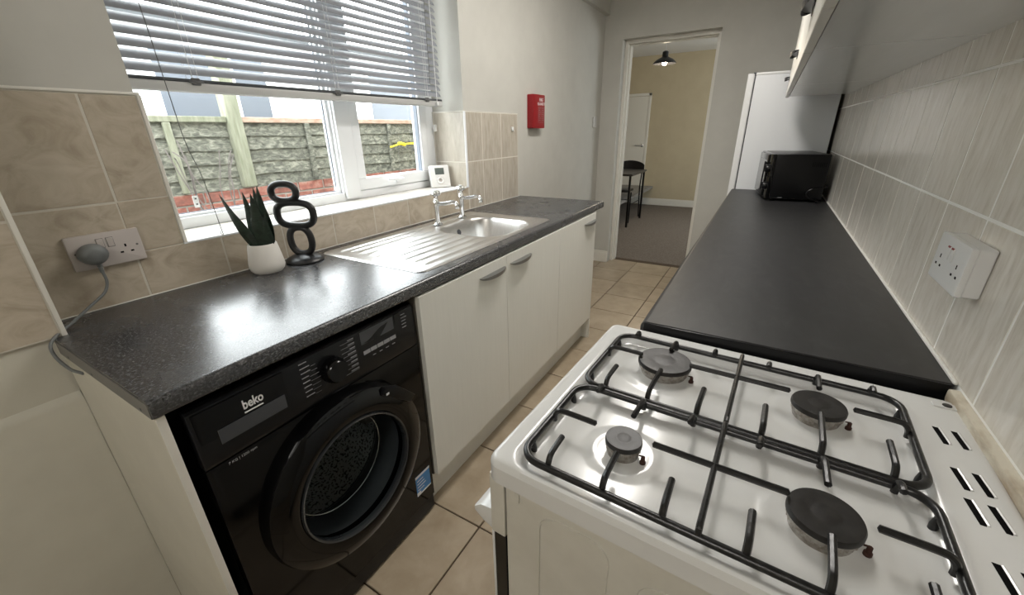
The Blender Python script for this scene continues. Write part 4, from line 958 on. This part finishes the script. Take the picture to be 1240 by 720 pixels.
# ------------------------------------------------------------------ WALL CABINETS (right)
ZS = 1.4925
wc = [(2.262, 3.160, [(2.262, 3.160, 2.95)], 'white wall cabinet nearest the fridge, above the microwave'), (1.200, 2.260, [(1.200, 2.260, 1.93)], 'middle white wall cabinet above the black worktop'),
      (0.230, 1.198, [(0.715, 1.198, 1.14), (0.230, 0.713, 0.33)], 'white wall cabinet above the cooker end of the black worktop')]
foil = glass_mat('clear_film', (0.9, 0.92, 0.94))
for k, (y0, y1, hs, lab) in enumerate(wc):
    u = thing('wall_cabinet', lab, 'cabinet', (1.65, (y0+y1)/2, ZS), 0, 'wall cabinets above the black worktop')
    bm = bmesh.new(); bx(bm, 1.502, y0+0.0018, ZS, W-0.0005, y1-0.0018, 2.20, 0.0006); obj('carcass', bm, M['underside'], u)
    obj('joint_shade', box(1.503, y1-0.0016, ZS+0.0006, W-0.002, y1+0.0016, 2.19), M['void'], u)  # dark filler standing in for the shadow in the seam between cabinets
    for (a, b, hy_) in hs:
        d = obj('door', box(1.4815, a+0.0015, ZS-0.006, 1.4995, b-0.0015, 2.198, 0.0015), M['cabinet'], u)
        obj('handle', handle_bm(1.4815, hy_, ZS+0.085, w=0.088, sgn=-1), M['handle_dark'], d, label='half-moon dark metal handle')

# ------------------------------------------------------------------ FILL LIGHTS (unseen ceiling panels, added to brighten the kitchen)
def fill_fixture(name, label, loc, sx, sy, power, col):
    t = thing(name, label, 'fill light', loc)
    obj('casing', box(-sx/2-0.02, -sy/2-0.02, -0.03, sx/2+0.02, sy/2+0.02, 0.0, 0.004), M['white_plastic'], t, world=False)
    obj('diffuser', box(-sx/2, -sy/2, -0.042, sx/2, sy/2, -0.0302, 0.003), M['diffuser'], t, world=False)
    area(name+'_glow', (loc[0], loc[1], loc[2]-0.05), (0, 0, 0), sx, sy, power, col)
fill_fixture('fill_light', 'added rectangular white fill light, unseen, above the kitchen floor', (0.98, 1.95, CEIL-0.001), 0.30, 1.2, 17, (1.0, 0.965, 0.92))
fill_fixture('fill_light', 'added rectangular white fill light, unseen, at the near end of the kitchen behind the viewpoint', (1.35, -1.45, CEIL-0.001), 0.30, 1.0, 11, (1.0, 0.965, 0.92))

# ------------------------------------------------------------------ LOUNGE beyond the doorway
LX0, LX1, LY1, LZ = -2.2, 2.3, 7.84, 2.46
struct('floor_lounge', box(LX0-0.1, 4.2005, -0.12, LX1+0.1, LY1+0.1, -0.004), M['carpet'])
struct('ceiling_lounge', box(LX0-0.1, 4.2005, LZ, LX1+0.1, LY1+0.1, LZ+0.12), M['ceiling'])
struct('wall_lounge_back', box(LX0-0.1, LY1, -0.1, LX1+0.1, LY1+0.12, LZ), M['lounge_paint'])
struct('wall_lounge_left', box(LX0-0.1, 4.2005, -0.1, LX0, LY1, LZ), M['lounge_paint'])
bm = bmesh.new(); bx(bm, -0.27+LX0+0.27, 4.2, -0.1, -0.272, 4.3, LZ); bx(bm, 2.005, 4.2, -0.1, LX1, 4.3, LZ); struct('wall_lounge_front', bm, M['lounge_paint'])
bm = bmesh.new(); bx(bm, LX1, 4.2, -0.1, LX1+0.12, 5.2, LZ); bx(bm, LX1, 6.9, -0.1, LX1+0.12, LY1, LZ); bx(bm, LX1, 5.2, -0.1, LX1+0.12, 6.9, 0.9); bx(bm, LX1, 5.2, 1.9, LX1+0.12, 6.9, LZ)
struct('wall_lounge_right', bm, M['lounge_paint'])
w2 = struct('window_2', box(LX1+0.02, 5.2, 0.9, LX1+0.08, 6.9, 0.96), M['upvc'])
for a in ((5.2, 0.96, 5.26, 1.84), (6.84, 0.96, 6.9, 1.84), (6.02, 0.96, 6.08, 1.84), (5.2, 1.84, 6.9, 1.9)):
    obj('window_frame', box(LX1+0.02, a[0], a[1], LX1+0.08, a[2], a[3], 0.003), M['upvc'], w2)
obj('window_pane', box(LX1+0.045, 5.26, 0.96, LX1+0.049, 6.84, 1.84), M['glass'], w2)
skirt('baseboard_back', -0.455, LY1-0.018, LX1, LY1, 0.12)
skirt('baseboard_back_left', LX0, LY1-0.018, -1.35, LY1, 0.12)
# white door in the back wall
d2 = struct('door_2', box(-1.27, LY1-0.022, 0.01, -0.500, LY1+0.0, 1.845, 0.002), M['gloss_white'])
for x0, x1 in ((-0.497, -0.455), (-1.315, -1.273)): obj('architrave', box(x0, LY1-0.026, 0, x1, LY1, 1.893, 0.004), M['gloss_white'], d2)
obj('architrave', box(-1.315, LY1-0.026, 1.851, -0.455, LY1, 1.893, 0.004), M['gloss_white'], d2)
bm = bmesh.new(); lathe(bm, [(0, 0), (0.026, 0), (0.026, -0.008), (0.010, -0.012), (0.009, -0.045), (0, -0.045)], (-0.545, LY1-0.022, 1.045), 'y', 18); tube(bm, [(-0.545, LY1-0.062, 1.045), (-0.66, LY1-0.062, 1.048)], 0.009, 8)
obj('door_handle', bm, M['chrome'], d2)
# bar table and chair
tb_ = thing('dining_table', 'dark square-edged dining table on thin black legs seen through the doorway', 'table', (-0.62, 6.10, 0))
obj('tabletop', box(-1.12, 5.70, 0.715, -0.105, 6.51, 0.745, 0.003), new_mat('dark_table_top', (0.035, 0.034, 0.033), 0.35), tb_)
for x in (-0.137, -1.09):
    for y in (5.73, 6.482): obj('leg', box(x-0.013, y-0.013, 0, x+0.013, y+0.013, 0.714, 0.001), M['black_body'], tb_)
ch = thing('dining_chair', 'black metal dining chair with curved back tucked under the table', 'chair', (-0.40, 6.32, 0))
bm = bmesh.new(); prism(bm, rrect(-0.60, 6.07, -0.25, 6.42, 0.05), 'z', 0.44, 0.475, 0.008, 2); obj('seat', bm, M['black_ceramic'], ch)
bm = bmesh.new(); n = 14; pp = []
for i in range(n+1):
    t = i/n; x = -0.61 + 0.44*t; z = 0.80 + 0.062*math.sin(PI*t)**0.6; y = 6.60 + 0.05*math.sin(PI*t)
    pp.append([bm.verts.new((x, y, 0.70)), bm.verts.new((x, y, z)), bm.verts.new((x, y+0.012, z)), bm.verts.new((x, y+0.012, 0.70))])
for i in range(n):
    for k in range(4): bm.faces.new((pp[i][k], pp[i][(k+1) % 4], pp[i+1][(k+1) % 4], pp[i+1][k]))
bm.faces.new(pp[0][::-1]); bm.faces.new(pp[-1]); obj('backrest', bm, M['black_ceramic'], ch)
for x in (-0.195, -0.595):
    bm = bmesh.new(); tube(bm, [(x, 6.03, 0.0), (x, 6.06, 0.45)], 0.010, 8); obj('leg', bm, M['black_body'], ch)
    bm = bmesh.new(); tube(bm, spline([(x, 6.62, 0.0), (x, 6.54, 0.44), (x, 6.57, 0.62), (x, 6.61, 0.78)], 6), 0.010, 8); obj('leg', bm, M['black_body'], ch)
    bm = bmesh.new(); tube(bm, [(x, 6.04, 0.27), (x, 6.57, 0.27)], 0.007, 6); obj('stretcher', bm, M['black_body'], ch)
bm = bmesh.new(); tube(bm, [(-0.195, 6.05, 0.34), (-0.595, 6.05, 0.34)], 0.007, 6); obj('stretcher', bm, M['black_body'], ch)
# pendant
pd = thing('pendant_lamp', 'black metal pendant lamp with lit bulb hanging in the next room', 'lamp', (0.185, 5.6, 2.04))
bm = bmesh.new(); lathe(bm, [(0.130, 0), (0.134, 0.004), (0.122, 0.022), (0.090, 0.048), (0.050, 0.066), (0.036, 0.075), (0.034, 0.125), (0.022, 0.135), (0, 0.136)], seg=36, caps=False)
lathe(bm, [(0.130, 0), (0.128, 0.002), (0.116, 0.020), (0.086, 0.044), (0.046, 0.062), (0.0, 0.07)], seg=36, caps=False); obj('shade', bm, M['black_ceramic'], pd, world=False)
bm = bmesh.new(); tube(bm, [(0, 0, 0.135), (0, 0, 0.419)], 0.0035, 6); obj('flex', bm, M['cord_white'], pd, world=False)
bm = bmesh.new(); bmesh.ops.create_uvsphere(bm, u_segments=20, v_segments=12, radius=0.029); bm.transform(Matrix.Translation((0, 0, 0.012))); obj('bulb', bm, M['bulb'], pd, world=False)
pdl = bpy.data.lights.new('pendant_glow', 'POINT'); pdl.energy = 12; pdl.color = (1, 0.84, 0.62); pdl.shadow_soft_size = 0.03
plo = bpy.data.objects.new('pendant_glow', pdl); C.objects.link(plo); plo.location = (0.185, 5.6, 2.005)

# ------------------------------------------------------------------ OUTSIDE
struct('ground', box(-9, -4.5, 0.30, -0.275, 12, 0.34), M['ground'])
FXX = -1.70
bw = struct('garden_wall', box(FXX-0.10, -0.8, 0.34, FXX+0.005, 5.2, 0.985), M['mortar'])
bk0 = mesh_of('brick', box(-0.05, -0.1065, -0.0325, 0.05, 0.1065, 0.0325, 0.004), M['brick'], False)
for c in range(7):
    z = 0.985 - 0.040 - 0.0765*c
    for k in range(27):
        y = -0.75 + 0.2235*k + (0.11 if c % 2 else 0)
        if y > 5.1: continue
        o = bpy.data.objects.new('brick', bk0); C.objects.link(o); o.parent = bw; o.location = (FXX-0.037+random.uniform(-0.003, 0.003), y, z)
fn = thing('garden_fence', 'weathered overlapping board fence on the red brick wall outside the window', 'fence', (FXX, 2.0, 0.985))
def board_mesh(L):
    bm = bmesh.new(); n = 14; h = 0.112; ring = []
    for i in range(n+1):
        y = -L/2 + L*i/n; wz = 0.004*math.sin(i*1.7) + random.uniform(-0.003, 0.003)
        ring.append([bm.verts.new((0.0, y, h/2)), bm.verts.new((0.010, y, h/2)), bm.verts.new((0.024, y, -h/2+wz)), bm.verts.new((0.012, y, -h/2+wz))])
    for i in range(n):
        for k in range(4): bm.faces.new((ring[i][k], ring[i][(k+1) % 4], ring[i+1][(k+1) % 4], ring[i+1][k]))
    bm.faces.new(ring[0][::-1]); bm.faces.new(ring[-1]); return mesh_of('board', bm, M['fence'], False)
panels = [(-0.30, 1.40), (1.50, 3.30), (3.40, 5.1)]
for (a, b) in panels:
    for k in range(5):
        o = bpy.data.objects.new('board', board_mesh(b-a)); C.objects.link(o); o.parent = fn; o.location = (-0.012, (a+b)/2-2.0, 0.048+0.085*k)
    bm = bmesh.new(); bx(bm, FXX-0.02, a, 1.405, FXX+0.028, b, 1.440, 0.003); obj('rail', bm, M['fence_post'] if a < 0 else M['rail'], fn, label=None if a < 0 else 'pale salmon top rail')
for y, w_ in ((-0.35, 0.05), (1.45, 0.046), (3.35, 0.05), (5.1, 0.05)):
    obj('post', box(FXX-0.04, y-w_, 0.986, FXX+0.045, y+w_, 1.80, 0.006), M['fence_post'], fn)
for y in (0.45, 1.055, 1.98, 2.83, 4.0):
    obj('batten', box(FXX+0.010, y-0.019, 0.987, FXX+0.034, y+0.019, 1.404, 0.003), M['fence_post'] if y < 1.2 else M['fence'], fn)
# yellow scrap, twigs
ye = bmesh.new(); tube(ye, spline([(FXX+0.05, 2.80, 1.200), (FXX+0.052, 2.88, 1.215), (FXX+0.05, 2.93, 1.228), (FXX+0.05, 2.99, 1.215), (FXX+0.05, 3.02, 1.222), (FXX+0.05, 3.12, 1.222)], 5), [0.008]*8+[0.016]*8+[0.008]*10, 8)
yo = obj('yellow_strap', ye, M['yellow']); tag(yo, 'bright yellow plastic strap caught on the fence outside the right pane', 'strap')
obj('strap_end', box(FXX+0.040, 3.12, 1.208, FXX+0.06, 3.24, 1.234, 0.004), M['yellow'], yo)
tg_ = bmesh.new()
for k in range(9):
    y = 1.12 + random.uniform(-0.10, 0.16); p = [(FXX+0.16, 1.18+random.uniform(-.03, .03), 0.34)]
    for s in range(1, 7): p.append((FXX+0.16+random.uniform(-0.03, 0.03), 1.18+(y-1.18)*s/6*1.4+random.uniform(-0.02, 0.02), 0.34+0.16*s*random.uniform(0.9, 1.05)))
    tube(tg_, spline(p, 3), 0.0035, 5)
to_ = obj('bare_shrub', tg_, M['twig']); tag(to_, 'thin bare twigs of a shrub in front of the left fence panel', 'shrub')
# neighbouring building
nb = thing('neighbour_building', 'white clad neighbouring building with blue-grey windows behind the fence', 'building', (-5.5, 4.0, 0.34))
obj('wall', box(-8.0, -1.5, 0.34, -5.06, 9.5, 2.55), M['render_white'], nb)
obj('roof', box(-8.1, -1.6, 2.55, -4.95, 9.6, 2.66, 0.01), M['gasket'], nb)
for y0, y1 in ((0.2, 1.2), (2.42, 3.20), (3.34, 3.76), (5.70, 6.9), (7.2, 8.2)):
    f_ = obj('window', box(-5.06, y0-0.06, 1.20, -5.02, y1+0.06, 2.36, 0.004), M['upvc'], nb)
    obj('pane', box(-5.03, y0, 1.26, -5.012, y1, 2.30), M['dark_glass'], f_)
for k in range(34):
    y = -1.4 + 0.32*k
    if any(a-0.1 < y < b+0.1 for a, b in ((0.2, 1.2), (2.42, 3.76), (5.7, 6.9), (7.2, 8.2))): continue
    obj('cladding_seam', box(-5.06, y, 0.36, -5.048, y+0.02, 2.53), M['upvc'], nb)
